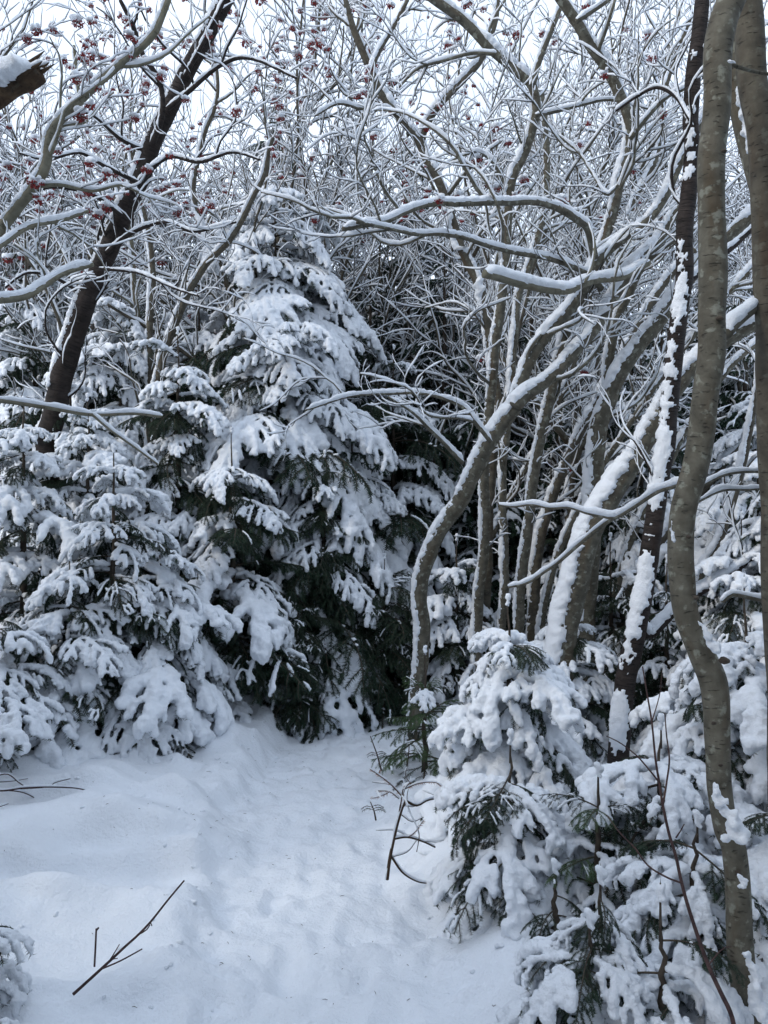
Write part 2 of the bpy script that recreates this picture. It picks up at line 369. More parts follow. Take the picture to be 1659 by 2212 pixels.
def bough_paths(L, g, droop=70, p0=8, dens=1.0, yawj=6):
    """stem and side twigs of a flat fir bough that bends down under its load. returns [(pts, order)]"""
    out = []
    def run(p, yaw, pitch, l, dr, n, wig=4):
        pts = [np.array(p, float)]; y, pt = yaw, pitch
        for k in range(n):
            pt2 = max(-86, pt - dr * ((k + 1) / n) ** 1.2); y += g.gauss(0, wig)
            d = np.array([math.cos(R(pt2)) * math.cos(R(y)), math.cos(R(pt2)) * math.sin(R(y)), math.sin(R(pt2))])
            pts.append(pts[-1] + d * l / n)
        return np.array(pts), y, pt - dr
    st, _, _ = run((0, 0, 0), 0, p0, L, droop, 16, 2.0); out.append((st, 0))
    step = 0.062 / dens; s = 0.16 * L + 0.03; side = 1
    seg = np.concatenate([[0], np.cumsum(np.linalg.norm(np.diff(st, axis=0), axis=1))])
    while s < L * 0.97:
        f = s / L; q = np.array([np.interp(s, seg, st[:, k]) for k in range(3)])
        t = np.array([np.interp(min(s + .01, L), seg, st[:, k]) for k in range(3)]) - q
        pitch = math.degrees(math.atan2(t[2], np.hypot(t[0], t[1]) + 1e-6)); yaw0 = math.degrees(math.atan2(t[1], t[0]))
        for sd_ in (side, -side) if g.random() < 0.75 else (side,):
            l = (0.50 * L * (1 - f) ** 0.75 * min(1, f * 3.5 + 0.25) + 0.045) * g.uniform(0.75, 1.15)
            tw, y2, _ = run(q, yaw0 + sd_ * g.uniform(42, 58), pitch * 0.75 + 4, l, g.uniform(35, 70), max(4, int(l / 0.03)))
            out.append((tw, 1))
            if l > 0.13:
                ns = int(l / 0.075)
                for k in range(1, ns + 1):
                    ff = k / (ns + 1) ; idx = int(ff * (len(tw) - 1)); dd = tw[min(idx + 1, len(tw) - 1)] - tw[idx]
                    yy = math.degrees(math.atan2(dd[1], dd[0])); pp = math.degrees(math.atan2(dd[2], np.hypot(dd[0], dd[1])))
                    for s3 in (1, -1):
                        if g.random() < 0.8:
                            l3 = l * 0.42 * (1 - ff) * g.uniform(.7, 1.2) + 0.035
                            out.append((run(tw[idx], yy + s3 * g.uniform(38, 55), pp * 0.8, l3, g.uniform(25, 60), max(3, int(l3 / 0.03)))[0], 2))
            side = -side
        s += step * g.uniform(0.8, 1.25)
    return out
def add_needles(mb, paths, g, nl=0.021, nw=0.0026, step=0.0042, m=1, keep=1.0):
    B = []; Tt = []
    rs = np.random.RandomState(g.randrange(1 << 30))
    for pts, o in paths:
        seg = np.concatenate([[0], np.cumsum(np.linalg.norm(np.diff(pts, axis=0), axis=1))]); L = seg[-1]
        lo = 0.10 * L if o == 0 else 0.012
        n = int((L - lo) / step)
        if n < 2: continue
        s = np.linspace(lo, L, n); q = np.stack([np.interp(s, seg, pts[:, k]) for k in range(3)], 1); t = frames(q)
        up = np.array([0, 0, 1.0]); a = np.cross(t, up); a /= np.linalg.norm(a, axis=1)[:, None] + 1e-6; b = np.cross(a, t)
        for sd_ in (1, -1, 0):
            k = rs.rand(n) < keep * (1 if sd_ else 0.8)
            ang = rs.uniform(-35, 25, n) if sd_ else rs.uniform(-150, -30, n)
            ca, sa = np.cos(np.radians(ang)), np.sin(np.radians(ang))
            d = (a * (ca * (sd_ if sd_ else 1))[:, None] + b * sa[:, None]) + t * rs.uniform(0.25, 0.8, n)[:, None]
            d /= np.linalg.norm(d, axis=1)[:, None]
            ln = nl * rs.uniform(0.65, 1.15, n); w = np.cross(d, rs.randn(n, 3)); w /= np.linalg.norm(w, axis=1)[:, None] + 1e-6
            V = np.stack([q - w * nw * .5, q + w * nw * .5, q + d * ln[:, None]], 1)[k]; B.append(V)
    V = np.concatenate(B); n = len(V); mb.add(V.reshape(-1, 3), None, np.arange(n * 3).reshape(-1, 3), m)
def mk_bough(L, seed, droop, rs=0.020, voxel=0.009, load=1.0, dens=1.0, needle=M_NEEDLE, nstep=0.0045, nl=0.021, nw=0.0026, p0=8, name='bough'):
    g = random.Random(seed); paths = bough_paths(L, g, droop, p0, dens)
    mb = MB()
    for pts, o in paths:
        r0 = (0.0035 + 0.007 * L, 0.0022, 0.0015)[o]; tube(mb, pts, np.linspace(r0, 0.0012, len(pts)), (5, 4, 3)[o], 0, cap=False)
    add_needles(mb, paths, g, nl, nw, nstep)
    wood = mb.mesh(name, [M_STEM, needle], smooth=False)
    C, Rr = [], []
    for pts, o in paths:
        if load < 1 and g.random() > load: continue
        if g.random() < 0.10 and o: continue
        seg = np.concatenate([[0], np.cumsum(np.linalg.norm(np.diff(pts, axis=0), axis=1))]); Lp = seg[-1]
        rb = rs * (1.25, 1.0, 0.85)[o] * g.uniform(0.62, 1.32) * (1 if load >= 1 else 0.7)
        a, b = (0.06 * Lp if o == 0 else 0.0), Lp * g.uniform(0.94, 1.03)
        if o and load >= 1 and g.random() < 0.45: a = Lp * g.uniform(.12, .42)
        if load < 1: a, b = Lp * g.uniform(0, .5), Lp * g.uniform(.6, 1)
        n = max(2, int((b - a) / (rb * 0.55))); s = np.linspace(a, b, n)
        for k, x in enumerate(s):
            q = [np.interp(min(x, Lp), seg, pts[:, c]) for c in range(3)]
            rr = rb * g.uniform(0.78, 1.2) * ((1 - 0.28 * (x / Lp) ** 2) if o == 0 else (0.85 + 0.35 * (x / Lp)) * (1 - .25 * (x / Lp) ** 6))
            C.append((q[0] + g.gauss(0, rb * .12), q[1] + g.gauss(0, rb * .15), q[2] + rr * 0.55)); Rr.append(rr)
        if o == 0 and load >= 1:                          # the pad where twigs meet the stem
            for k in range(int(Lp / 0.045)):
                x = g.uniform(0.12, 0.9) * Lp; q = [np.interp(x, seg, pts[:, c]) for c in range(3)]; w = 0.07 * Lp * (1 - x / Lp) + 0.012
                rr = rb * g.uniform(0.7, 1.25); C.append((q[0], q[1] + g.gauss(0, w), q[2] + rr * .6 - 0.01)); Rr.append(rr)
    if len(C) < 12:
        for x in (.35, .5, .62):
            q = paths[0][0][int(x * 16)]
            for k in range(5): C.append((q[0] + k * rs * .5, q[1] + g.gauss(0, .004), q[2] + .004)); Rr.append(rs)
    return wood, blobs_to_snow(C, Rr, voxel, seed, name=name + '_snow')

BOUGHS = {}
BOUGHS['small'] = [(0.30, *mk_bough(0.30, 10 + k, d, 0.0140, 0.0054, nstep=0.0032, name='small_bough')) for k, d in enumerate((50, 65, 80, 60))]
BOUGHS['med'] = [(0.55, *mk_bough(0.55, 20 + k, d, 0.0150, 0.0062, dens=.82, nstep=0.0034, nl=0.023, nw=0.003, name='bough')) for k, d in enumerate((70, 88, 98, 80, 60, 92))]
BOUGHS['large'] = [(0.95, *mk_bough(0.95, 30 + k, d, 0.0172, 0.0078, dens=0.72, nstep=0.0048, nl=0.026, nw=0.004, name='large_bough')) for k, d in enumerate((72, 90, 80, 98, 86))]
BOUGHS['heavy'] = [(0.42, *mk_bough(0.42, 110 + k, d, 0.0200, 0.0070, dens=0.62, nstep=0.0032, name='heavy_bough')) for k, d in enumerate((55, 70, 85, 64, 76))]
BOUGHS['light'] = [(0.55, *mk_bough(0.55, 40 + k, d, 0.013, 0.0065, load=0.5, nstep=0.0036, name='light_bough')) for k, d in enumerate((25, 45, 60))]
BOUGHS['bare'] = [(0.60, *mk_bough(0.60, 90 + k, d, 0.008, 0.006, load=0.06, nstep=0.0032, nl=0.024, nw=0.0034, name='bare_bough')) for k, d in enumerate((40, 60, 75))]
BOUGHS['green'] = [(0.50, *mk_bough(0.50, 50 + k, d, 0.009, 0.005, load=0.22, needle=M_NEEDLE_BR, nstep=0.0034, name='green_bough')) for k, d in enumerate((8, 22, 30))]

def leader_mesh(h, seed):
    g = random.Random(seed); pts = np.array([[0, 0, z] for z in np.linspace(0, h, 8)]); mb = MB(); tube(mb, pts, np.linspace(0.005, 0.002, 8), 5)
    add_needles(mb, [(pts, 1)], g, 0.018, 0.0024, 0.003)
    C, Rr = [], []
    for k in range(9):
        f = g.random() ** .6; C.append((g.gauss(0, .005), g.gauss(0, .005), h * (.45 + .55 * f))); Rr.append(g.uniform(.008, .015))
    return mb.mesh('leader', [M_STEM, M_NEEDLE], False), blobs_to_snow(C, Rr, 0.006, seed, name='leader_snow')
LEAD = [leader_mesh(0.13, 60), leader_mesh(0.16, 61), leader_mesh(0.10, 62)]

NB = 0
def add_bough(tree, kind, g, loc, yaw, pitch, length, roll=0):
    global NB
    if kind == 'auto': kind = 'small' if length < 0.42 else ('med' if length < 0.78 else 'large')
    L, w, s = g.choice(BOUGHS[kind]); k = length / L
    o = link('bough', w, tree); o.location = loc; o.rotation_euler = Euler((R(roll), R(-pitch), R(yaw)), 'XYZ'); o.scale = (k, k * g.choice((1, -1)) * g.uniform(.9, 1.1), k)
    c = link('snow', s, o); NB += 1
    return o
def fir(u, v, Yd, Rb, label, seed, base=None, spacing=0.24, per=5, light=0.0, green=0.0, bare=0.0, droop=0.0, power=0.6, lo=0.06, inner=4, leader=True, cat='fir tree', name='fir_tree', group=None, top=0.14, heavy=0):
    g = random.Random(seed); tp = P(u, v, Yd); x, y = tp[0], tp[1]
    if base: x, y = base
    z0 = gz1(x, y) - 0.03; H = tp[2] - z0
    t = empty(name, (x, y, z0), label, cat, group)
    n = 14; lean = np.array([tp[0] - x, tp[1] - y])
    zz = np.linspace(0, H, n); pts = np.stack([lean[0] * (zz / H) ** 1.5 + np.array([g.gauss(0, .004) for _ in zz]), lean[1] * (zz / H) ** 1.5, zz], 1)
    mb = MB(); tube(mb, pts, np.linspace(0.012 + 0.013 * H, 0.004, n), 9, uv=True); link('trunk', mb.mesh('trunk', [M_STEM]), t)
    z = lo * H + 0.05; a0 = g.uniform(0, 360); k = 0
    def at(z): return np.array([np.interp(z, zz, pts[:, c]) for c in range(3)])
    while z < H - 0.07:
        f = z / H; l = Rb * (1 - f) ** power * 1.02 + top
        cnt = per if f < 0.8 else max(4, per - 1)
        a0 += 180 / cnt + g.uniform(-12, 12)
        for b in range(cnt):
            yaw = a0 + b * 360 / cnt + g.uniform(-20, 20); ll = l * g.uniform(0.6, 1.25)
            pitch = 20 * f + g.uniform(-15, 11) - droop - 16 * (1 - f)
            rnd = g.random(); kind = 'heavy' if g.random() < (heavy or (.12 if Yd < 7.2 else 0)) and f < .9 else 'auto'
            if rnd < green: kind = 'green'
            elif rnd < green + light: kind = 'light'
            elif rnd < green + light + bare: kind = 'bare'
            q = at(z + g.uniform(-.25, .25) * spacing)
            add_bough(t, kind, g, q, yaw, pitch, ll, g.uniform(-14, 14))
        if inner and f < 0.8:
            for b in range(inner + 1 if Yd > 4.4 else inner):
                add_bough(t, 'bare' if g.random() < .75 else 'light', g, at(z + g.uniform(0, 1) * spacing), g.uniform(0, 360), g.uniform(-30, 5), l * g.uniform(.55, .85), g.uniform(-20, 20))
        z += spacing * (1.15 - 0.45 * f) * g.uniform(0.85, 1.15); k += 1
    if leader:
        w, s = g.choice(LEAD); o = link('leader', w, t); o.location = pts[-1] - np.array([0, 0, 0.03]); link('snow', s, o)
    return t

# the firs left of the trail
fir(594, 440, 7.7, 1.75, 'tall snow-laden fir rising highest behind the left trail edge, its tiers spread like an umbrella', 101, spacing=0.30, per=7, droop=9, top=.42, power=.62, bare=.12)
fir(606, 700, 7.0, 1.40, 'broad umbrella-shaped fir with drooping snowy tiers, widest of the left wood', 114, spacing=0.27, per=7, droop=9, top=.42, power=.55, bare=.12)
fir(760, 900, 7.2, .95, 'dark fir with thin trailing snowy boughs right of the umbrella-shaped fir', 115, spacing=0.25, per=6, droop=12, bare=.3)
fir(385, 735, 6.3, 0.95, 'middle-height snowy fir standing between the dark leaning trunk and the tallest fir', 102, spacing=0.27)
fir(245, 985, 5.1, 0.68, 'young fir with hand-shaped snow clumps and bare dark stem showing, left bank', 103, heavy=0.35, spacing=0.23)
fir(75, 600, 7.9, 1.2, 'tall snowy fir behind the left wood, nearest the left edge', 146, spacing=0.3, per=6, droop=6, top=.25, bare=.2)
fir(262, 640, 7.5, 1.0, 'tall snowy fir just right of the dark leaning trunk', 147, spacing=0.3, per=6, droop=6, top=.25, bare=.2)
fir(430, 600, 7.9, 1.1, 'tall snowy fir at the left shoulder of the tallest fir', 148, spacing=0.3, per=6, droop=6, top=.25, bare=.2)
fir(50, 880, 5.4, 0.75, 'snowy fir cut by the left edge of the picture under the long thin branch', 104, heavy=0.4, spacing=0.23)
fir(152, 790, 6.5, 0.85, 'snowy fir at the foot of the dark leaning trunk', 105, spacing=0.26)
fir(-10, 1330, 4.55, 0.55, 'low fir half outside the left edge, boughs pressed onto the snow bank', 106, heavy=0.5, spacing=0.18, lo=0.03)
fir(500, 960, 6.0, 1.0, 'dark fir with drooping boughs over the far end of the trail, left side', 107, spacing=0.25, bare=.35, droop=8)
fir(345, 1190, 5.2, 0.70, 'low spreading fir whose boughs reach the snow beside the dark hollow', 108, heavy=0.45, spacing=0.20, lo=0.02, droop=5)
fir(150, 1240, 4.9, 0.60, 'low broad fir with snow-fingered boughs sweeping down to the left snow bank', 112, heavy=0.45, spacing=0.20, lo=0.02, droop=5)
fir(640, 1290, 6.1, 0.55, 'small dark green fir with only thin snow, beside the trail bend', 109, spacing=0.17, light=0.4, bare=.55, droop=3, lo=.02)
fir(720, 1090, 6.7, 0.80, 'shaded thinly snowed fir straight behind the end of the trail', 110, spacing=0.20, light=0.25, bare=.72, lo=.02)
fir(850, 760, 7.9, 1.3, 'dark fir in the gap left of the crooked bare tree', 111, spacing=0.3, light=0.1, bare=.35)
fir(830, 1230, 6.5, 0.65, 'low dark fir closing the gap between trail end and crooked bare tree', 113, spacing=0.18, light=0.25, bare=.72, lo=.02)
# right of the trail
fir(1560, 1440, 3.9, 0.55, 'snow-piled fir just behind the bend of the thick bent trunk', 141, heavy=.9, spacing=0.17, per=6, droop=8, lo=0.04, inner=3, top=.2)
fir(1690, 1000, 5.0, 0.75, 'snowy fir with long drooping boughs at the right edge, mid-height', 142, heavy=.4, spacing=0.21, per=6, droop=8)
fir(1320, 1180, 6.2, 0.70, 'shaded snowy fir between broad snow-plastered trunk and ringed dark cherry', 143, spacing=0.24, bare=.3)
fir(190, 880, 5.9, 0.85, 'snowy fir filling the gap behind the young fir on the left bank', 144, heavy=.2, spacing=0.24, droop=5)
fir(700, 1000, 6.5, 0.85, 'drooping dark fir at the left of the trail end, fingers of snow on its tips', 145, spacing=0.22, per=6, droop=10, bare=.5, light=.1)
fir(1275, 2020, 2.3, 0.22, 'low fir tuft with long snow fingers at the bottom edge beside the trail', 140, heavy=.6, spacing=0.11, per=6, droop=16, lo=0.02, inner=3, top=.18)
fir(1430, 2010, 2.25, 0.34, 'small fir drowned in snow at the bottom edge, left foot of the thick bent trunk', 138, heavy=0.9, spacing=0.11, per=6, droop=18, lo=0.05, inner=2, top=.14)
fir(1200, 1900, 2.9, 0.26, 'little fir almost buried in snow left of the spire-shaped one', 139, spacing=0.12, per=5, bare=.4, droop=12, lo=0.02, inner=3, top=.12)
fir(1098, 1328, 4.05, 0.44, 'round-topped young fir heaped with snow, behind the dead red-brown twigs', 120, heavy=0.95, spacing=0.16, per=6, droop=10, lo=0.08, inner=2, top=.2, power=.5)
fir(1105, 1632, 3.25, 0.38, 'knee-high fir under one broad cap of snow in front of the round-topped young fir', 121, heavy=0.95, spacing=0.12, per=7, light=0.05, bare=.12, droop=10, lo=0.12, inner=3, top=.16, power=.5)
fir(918, 1440, 4.95, 0.34, 'thin green fir sapling at the foot of the crooked bare tree', 122, spacing=0.13, per=5, green=0.75, light=0.2, inner=0, top=.1)
fir(1292, 1690, 3.0, 0.30, 'green-needled fir sapling with a snow ball on its leader, left of the thick bent trunk', 123, heavy=.6, spacing=0.14, per=5, light=0.25, green=0.15, droop=2, lo=0.12, inner=1, top=.1)
fir(1296, 1925, 2.4, 0.36, 'spire-shaped small fir wrapped in snow at the bottom edge', 124, heavy=0.8, spacing=0.12, per=6, droop=22, lo=0.05, inner=2, top=.12)
fir(1610, 1310, 3.5, 0.62, 'bushy snow-covered fir right of the thick bent trunk', 125, heavy=0.9, spacing=0.18, per=6, droop=6, lo=0.04, inner=2)
fir(1425, 1600, 3.2, 0.45, 'low fir bowed under thick snow directly left of the thick bent trunk', 126, heavy=0.95, spacing=0.14, per=6, bare=0.12, droop=8, lo=0.04, inner=2, top=.2, power=.5)
fir(1500, 1800, 2.62, 0.48, 'snow-smothered fir in the bottom right corner below the thick bent trunk', 127, heavy=0.9, spacing=0.12, per=6, droop=12, lo=0.05, inner=2, top=.16)
fir(1700, 1720, 2.7, 0.50, 'snowy fir at the bottom right edge, boughs behind the thick bent trunk', 136, heavy=0.9, spacing=0.14, per=6, droop=10, lo=0.05, inner=2, top=.16)
fir(1640, 860, 6.0, 0.95, 'tall snowy fir at the right edge behind the thick bent trunk', 128, spacing=0.26, per=6)
fir(1385, 780, 7.4, 0.90, 'dark fir showing between the leaning trunks on the right', 129, spacing=0.28, bare=0.3)
fir(1600, 1150, 4.9, 0.70, 'broad snow-capped fir bush right of the thick bent trunk, further back', 130, heavy=0.7, spacing=0.2, per=6, light=0.1)
fir(1230, 1330, 5.2, 0.45, 'small snowy fir tucked behind the broad snow-plastered trunk', 131, heavy=0.7, spacing=0.18)
fir(985, 1180, 6.7, 0.62, 'snowy fir in deep shade just right of the crooked bare tree', 132, spacing=0.22, light=0.1, bare=.35)
fir(1190, 1000, 7.8, 0.85, 'snowy fir in shade behind the leaning trunks in the middle', 133, spacing=0.28, bare=.35)
fir(1440, 1230, 5.6, 0.60, 'dark low fir between the ringed dark cherry and the thick bent trunk', 137, spacing=0.2, bare=.5, light=.2)
fir(-128, 1840, 2.35, 0.22, 'fir bough clump poking in at the lower left edge', 134, spacing=0.10, per=7, lo=0.1, heavy=.8, top=.10)
fir(-112, 2110, 2.05, 0.22, 'fir tip poking in at the bottom left corner', 135, spacing=0.11, per=7, heavy=.8)

# ------------------------------------------------------------------ spruces of the wood behind (shared meshes, boughs too small to pick apart)
def lowres(L, seed, droop):
    g = random.Random(seed); paths = [(p, o) for p, o in bough_paths(L, g, droop, 8, 0.5) if o < 2]
    mb = MB(); add_needles(mb, paths, g, 0.060, 0.016, 0.012, m=0)
    V = np.concatenate(mb.V); C, Rr = [], []
    for pts, o in paths:
        if o and g.random() < .5: continue
        for k in range(len(pts)):
            rr = 0.027 * g.uniform(.8, 1.3); C.append(pts[k] + [0, 0, rr * .5]); Rr.append(rr)
    me = blobs_to_snow(C, Rr, 0.026, seed, name='t'); me.calc_loop_triangles()
    co = np.empty(len(me.vertices) * 3, np.float32); me.vertices.foreach_get('co', co); T = np.empty(len(me.loop_triangles) * 3, np.int32); me.loop_triangles.foreach_get('vertices', T)
    r = (V, co.reshape(-1, 3), T.reshape(-1, 3)); bpy.data.meshes.remove(me); return r
LOW = [lowres(1.0, 70 + k, d) for k, d in enumerate((45, 60, 75))]
def spruce_mesh(H, Rb, seed):
    g = random.Random(seed); a, b = MB(), MB(); z = 0.3
    while z < H:
        f = z / H; l = Rb * (1 - f) ** 0.85 + 0.15
        for k in range(8 if f < .7 else 5):
            V, S, T = g.choice(LOW); yw, pt = g.uniform(0, 360), 25 * f - 14 + g.uniform(-8, 8); s = l * g.uniform(.75, 1.2)
            M = np.array(Euler((R(g.uniform(-8, 8)), R(-pt), R(yw))).to_matrix()) * s; off = [0, 0, z]
            a.add(V @ M.T + off, None, np.arange(len(V)).reshape(-1, 3)); b.add(S @ M.T + off, None, T)
        z += 0.30 * (1.1 - .5 * f)
    t = MB(); tube(t, np.array([[0, 0, q] for q in np.linspace(0, H + .1, 8)]), np.linspace(.09, .01, 8), 7, uv=True)
    return t.mesh('trunk', [M_STEM]), a.mesh('needles', [M_NEEDLE], False), b.mesh('snow', [M_SNOW])
SPR = [spruce_mesh(5.6, 1.5, 1), spruce_mesh(4.6, 1.35, 2)]
def far_spruce(u, v, Yd, k, label, seed, group='snowy spruces of the wood behind'):
    g = random.Random(seed); p = P(u, v, Yd); z0 = gz1(p[0], p[1]) - .05; H = p[2] - z0
    t = empty('spruce_tree', (p[0], p[1], z0), label, 'spruce tree', group); s = H / (5.7, 4.7)[k]; t.scale = (min(s, 1.15), min(s, 1.15), s); t.rotation_euler = (0, 0, g.uniform(0, 6.28))
    tr, nd, sn = SPR[k]; link('trunk', tr, t); link('foliage', nd, t, kind='stuff'); link('snow', sn, t, kind='stuff')
far_spruce(880, 265, 10.5, 0, 'dark tall spruce behind the forked bare tree, upper middle', 1)
far_spruce(1010, 400, 11.5, 1, 'spruce with dark crown right of the tall dark spruce, upper middle', 2)
far_spruce(602, 120, 12.5, 0, 'slim spruce top poking into the sky above the tallest near fir', 3)
far_spruce(20, 330, 11.0, 1, 'spruce behind the pale curved branch at the upper left edge', 4)
far_spruce(180, 470, 10.5, 0, 'spruce seen through twigs left of the dark leaning trunk', 5)
far_spruce(330, 520, 11.0, 1, 'spruce seen through twigs right of the dark leaning trunk', 6)
for k, (u, v, Yd) in enumerate([(740, 470, 9.2), (800, 600, 8.8), (960, 520, 8.6), (1060, 640, 8.3), (1150, 600, 8.9), (1250, 640, 8.2), (1330, 590, 8.8), (1430, 640, 8.3), (1520, 560, 8.8), (1610, 600, 8.3), (470, 560, 9.4), (60, 560, 8.6), (-60, 480, 9.2), (200, 620, 8.4), (330, 600, 8.8), (1340, 500, 11.5), (1560, 470, 11.8), (880, 420, 9.4), (1690, 560, 9)]):
    far_spruce(u, v, Yd, k % 2, 'dark spruce with light snow standing right behind the bare trunks', 500 + k, 'dark spruces right behind the bare trunks')
_g = random.Random(77)
for k in range(26):
    u = -250 + 2200 * (k + _g.uniform(.2, .8)) / 26; Yd = _g.uniform(12.5, 17)
    v = (430 if u < 900 else 600) + _g.uniform(-60, 90) if u < 1100 else _g.uniform(600, 720)
    far_spruce(u, v, Yd, k % 2, 'snowy spruce in the dense wood behind the thicket', 200 + k)
for k in range(18):
    far_spruce(-300 + 2300 * k / 18 + _g.uniform(-40, 40), _g.uniform(620, 760), _g.uniform(20, 30), k % 2, 'snowy spruce in the dense wood behind the thicket', 300 + k)

# ------------------------------------------------------------------ berries
def berry_meshes(seed, n, rad):
    g = random.Random(seed); a = MB(); V0, T0 = I1
    for k in range(n):
        th, ph = g.uniform(0, 6.28), math.acos(g.uniform(0, 1)); q = np.array([math.cos(th) * math.sin(ph), math.sin(th) * math.sin(ph), -0.7 * math.cos(ph)]) * rad * g.uniform(.6, 1.05)
        a.add(V0 * g.uniform(.0040, .0056) + q, None, T0, 0)
        if k % 2 == 0: tube(a, np.array([[0, 0, rad * .35], q * .5 + [0, 0, rad * .15], q]), [.0012, .001, .0008], 3, 1, cap=False)
    C = [(g.gauss(0, rad * .42), g.gauss(0, rad * .42), rad * (.30 + .6 * g.random() ** 1.3)) for _ in range(12)]
    return a.mesh('berry_cluster', [M_BERRY, M_TWIG]), blobs_to_snow(C, [rad * .46 * g.uniform(.7, 1.1) for _ in C], 0.007, seed, name='snow_cap')
BER = [berry_meshes(5, 42, .034), berry_meshes(6, 26, .026), berry_meshes(7, 60, .042), berry_meshes(8, 16, .02)]

# ------------------------------------------------------------------ bare trees
def grow(p, d, L, r0, g, crook=16, up=0.25, r1=None, step=0.055):
    n = max(4, int(L / step)); pts = [np.array(p, float)]; d = np.array(d, float); d /= np.linalg.norm(d); c = np.zeros(3)
    for k in range(n):
        c = c * 0.55 + np.array([g.gauss(0, 1), g.gauss(0, 1), g.gauss(0, .8)]) * math.sin(R(crook))
        d = d + c * 0.55 + np.array([0, 0, up * 0.14]); d /= np.linalg.norm(d)
        pts.append(pts[-1] + d * L / n)
    return np.array(pts), np.linspace(r0, r1 if r1 else max(0.0012, r0 * .35), n + 1)
def side_dir(t, g, up=0.35, spread=55):
    v = np.array([g.gauss(0, 1), g.gauss(0, 1), g.gauss(0, 1)]); v -= v.dot(t) * t; v /= np.linalg.norm(v) + 1e-6
    d = t * math.cos(R(spread)) + v * math.sin(R(spread)) + np.array([0, 0, up]); return d / np.linalg.norm(d)
def ok(p): return p[1] > 2.6 and not (p[2] < 0.75 and p[1] < 6.5 and p[0] < 0.5) and abs(p[0]) < 0.62 * p[1] + 0.8
class Tree:
    def __init__(s, name, label, cat, base, mat_, seed, group=None, world=True):
        s.root = empty(name, tuple(base), label, cat, group); s.base = np.array(base); s.g = random.Random(seed); s.mat = mat_; s.seed = seed
        s.limbs = []; s.tips = []; s.twig = MB(); s.tsnow = MB(); s.nb = 0
    def limb(s, pts, rad, part='branch', H=None, cover=0.30, patch=0.30, side=None, mat_=None, snow=True, lump=0.06, rough=1.0, step=None, gaps=0):
        rmax = float(np.max(rad)); step = step or (0.013 if rmax > 0.03 else 0.016 if rmax > 0.012 else 0.025)
        A = resample(np.column_stack([pts, rad]), step); p, r = A[:, :3], A[:, 3]
        p = p + np.stack([vnoise(p, 5, s.seed + k) for k in range(3)], 1) * min(0.010, rmax * .25)
        L = np.linspace(0, 1, len(p))
        sides = 20 if rmax > 0.035 else 12 if rmax > 0.015 else 8
        mb = MB(); tube(mb, p - s.base, r, sides, uv=True, lump=lump if rmax > .012 else 0, seed=s.seed)
        o = link(part, mb.mesh(part, [mat_ or s.mat]), s.root)
        if snow:
            sm = MB()
            if rmax > 0.013: snow_thick(sm, p - s.base, r, H or (0.012 + 0.55 * rmax if rmax < .03 else 0.030), cover, s.seed + s.nb, 40 if rmax > .03 else 20, patch, side, rough, gaps)
            else: snow_thin(sm, p - s.base, r, 0.010, None, s.seed + s.nb, 7)
            if sm.n: link('snow', sm.mesh('snow', [M_SNOW]), o)
        s.nb += 1; s.limbs.append((p, r)); return p, r
    def branch(s, pts, rad):
        mb = MB(); tube(mb, pts - s.base, rad, 6, uv=True); o = link('branch', mb.mesh('branch', [s.mat]), s.root)
        sm = MB(); snow_thin(sm, pts - s.base, rad, 0.011, None, s.seed + s.nb, 6); link('snow', sm.mesh('snow', [M_SNOW]), o); s.nb += 1
    def tw(s, pts, rad, sides=3):
        tube(s.twig, pts - s.base, rad, sides, cap=False); snow_thin(s.tsnow, pts - s.base, rad, 0.0075, None, s.seed, 5)
    def sprout(s, limbs=None, per_m=2.2, Lr=(0.5, 1.3), up=0.4, twigs=5.0, sub=2.2, fmin=0.1, zmin=1.2, keep=ok, maxb=200):
        g = s.g
        for p, r in (limbs if limbs is not None else list(s.limbs)):
            L = np.linalg.norm(np.diff(p, axis=0), axis=1).sum(); n = int(L * per_m + g.random()); t = frames(p)
            for k in range(n):
                if s.nb > maxb: break
                f = g.uniform(fmin, 0.98); i = int(f * (len(p) - 1)); 
                if p[i][2] < zmin: continue
                l = g.uniform(*Lr) * (1 - 0.4 * f); q, rr = grow(p[i], side_dir(t[i], g, up), l, min(r[i] * .6, 0.004 + 0.006 * l + g.uniform(0, .003)), g, 15, .35)
                if not keep(q[-1]) or not keep(q[len(q) // 2]): continue
                s.branch(q, rr); s.twigs_on(q, rr, twigs, sub, keep)
            s.twigs_on(p, r, twigs * .35, sub, keep, zmin)
    def twigs_on(s, q, rr, twigs, sub, keep=ok, zmin=1.0):
        g = s.g; L = np.linalg.norm(np.diff(q, axis=0), axis=1).sum(); t = frames(q)
        for _ in range(int(L * twigs + g.random())):
            f = g.uniform(.12, 1); i = int(f * (len(q) - 1))
            if q[i][2] < zmin: continue
            l = g.uniform(.14, .48); a, ar = grow(q[i], side_dir(t[i], g, .3, 48), l, 0.0032, g, 20, .5, 0.0014, .045)
            if not keep(a[-1]): continue
            s.tw(a, ar); s.tips.append(a[-1]); ta = frames(a)
            for _ in range(int(l * sub * 3 + g.random())):
                i = g.randrange(1, len(a)); b, br = grow(a[i], side_dir(ta[i], g, .25, 50), g.uniform(.06, .2), 0.0020, g, 22, .4, 0.0011, .035)
                if keep(b[-1]): s.tw(b, br); s.tips.append(b[-1])
    def berries(s, n, cond=lambda u, v: True):
        g = s.g; T = [p for p in s.tips if ok(p) and cond(*[float(x[0]) for x in proj(p)])]; g.shuffle(T)
        for p in T[:n]:
            m, c = g.choice(BER); o = link('berry_cluster', m, s.root); k = g.uniform(.5, 1.05)
            o.location = p - s.base - np.array([0, 0, .01]); o.rotation_euler = (g.uniform(-.3, .3), g.uniform(-.3, .3), g.uniform(0, 6.28)); o.scale = (k, k, k); link('snow_cap', c, o)
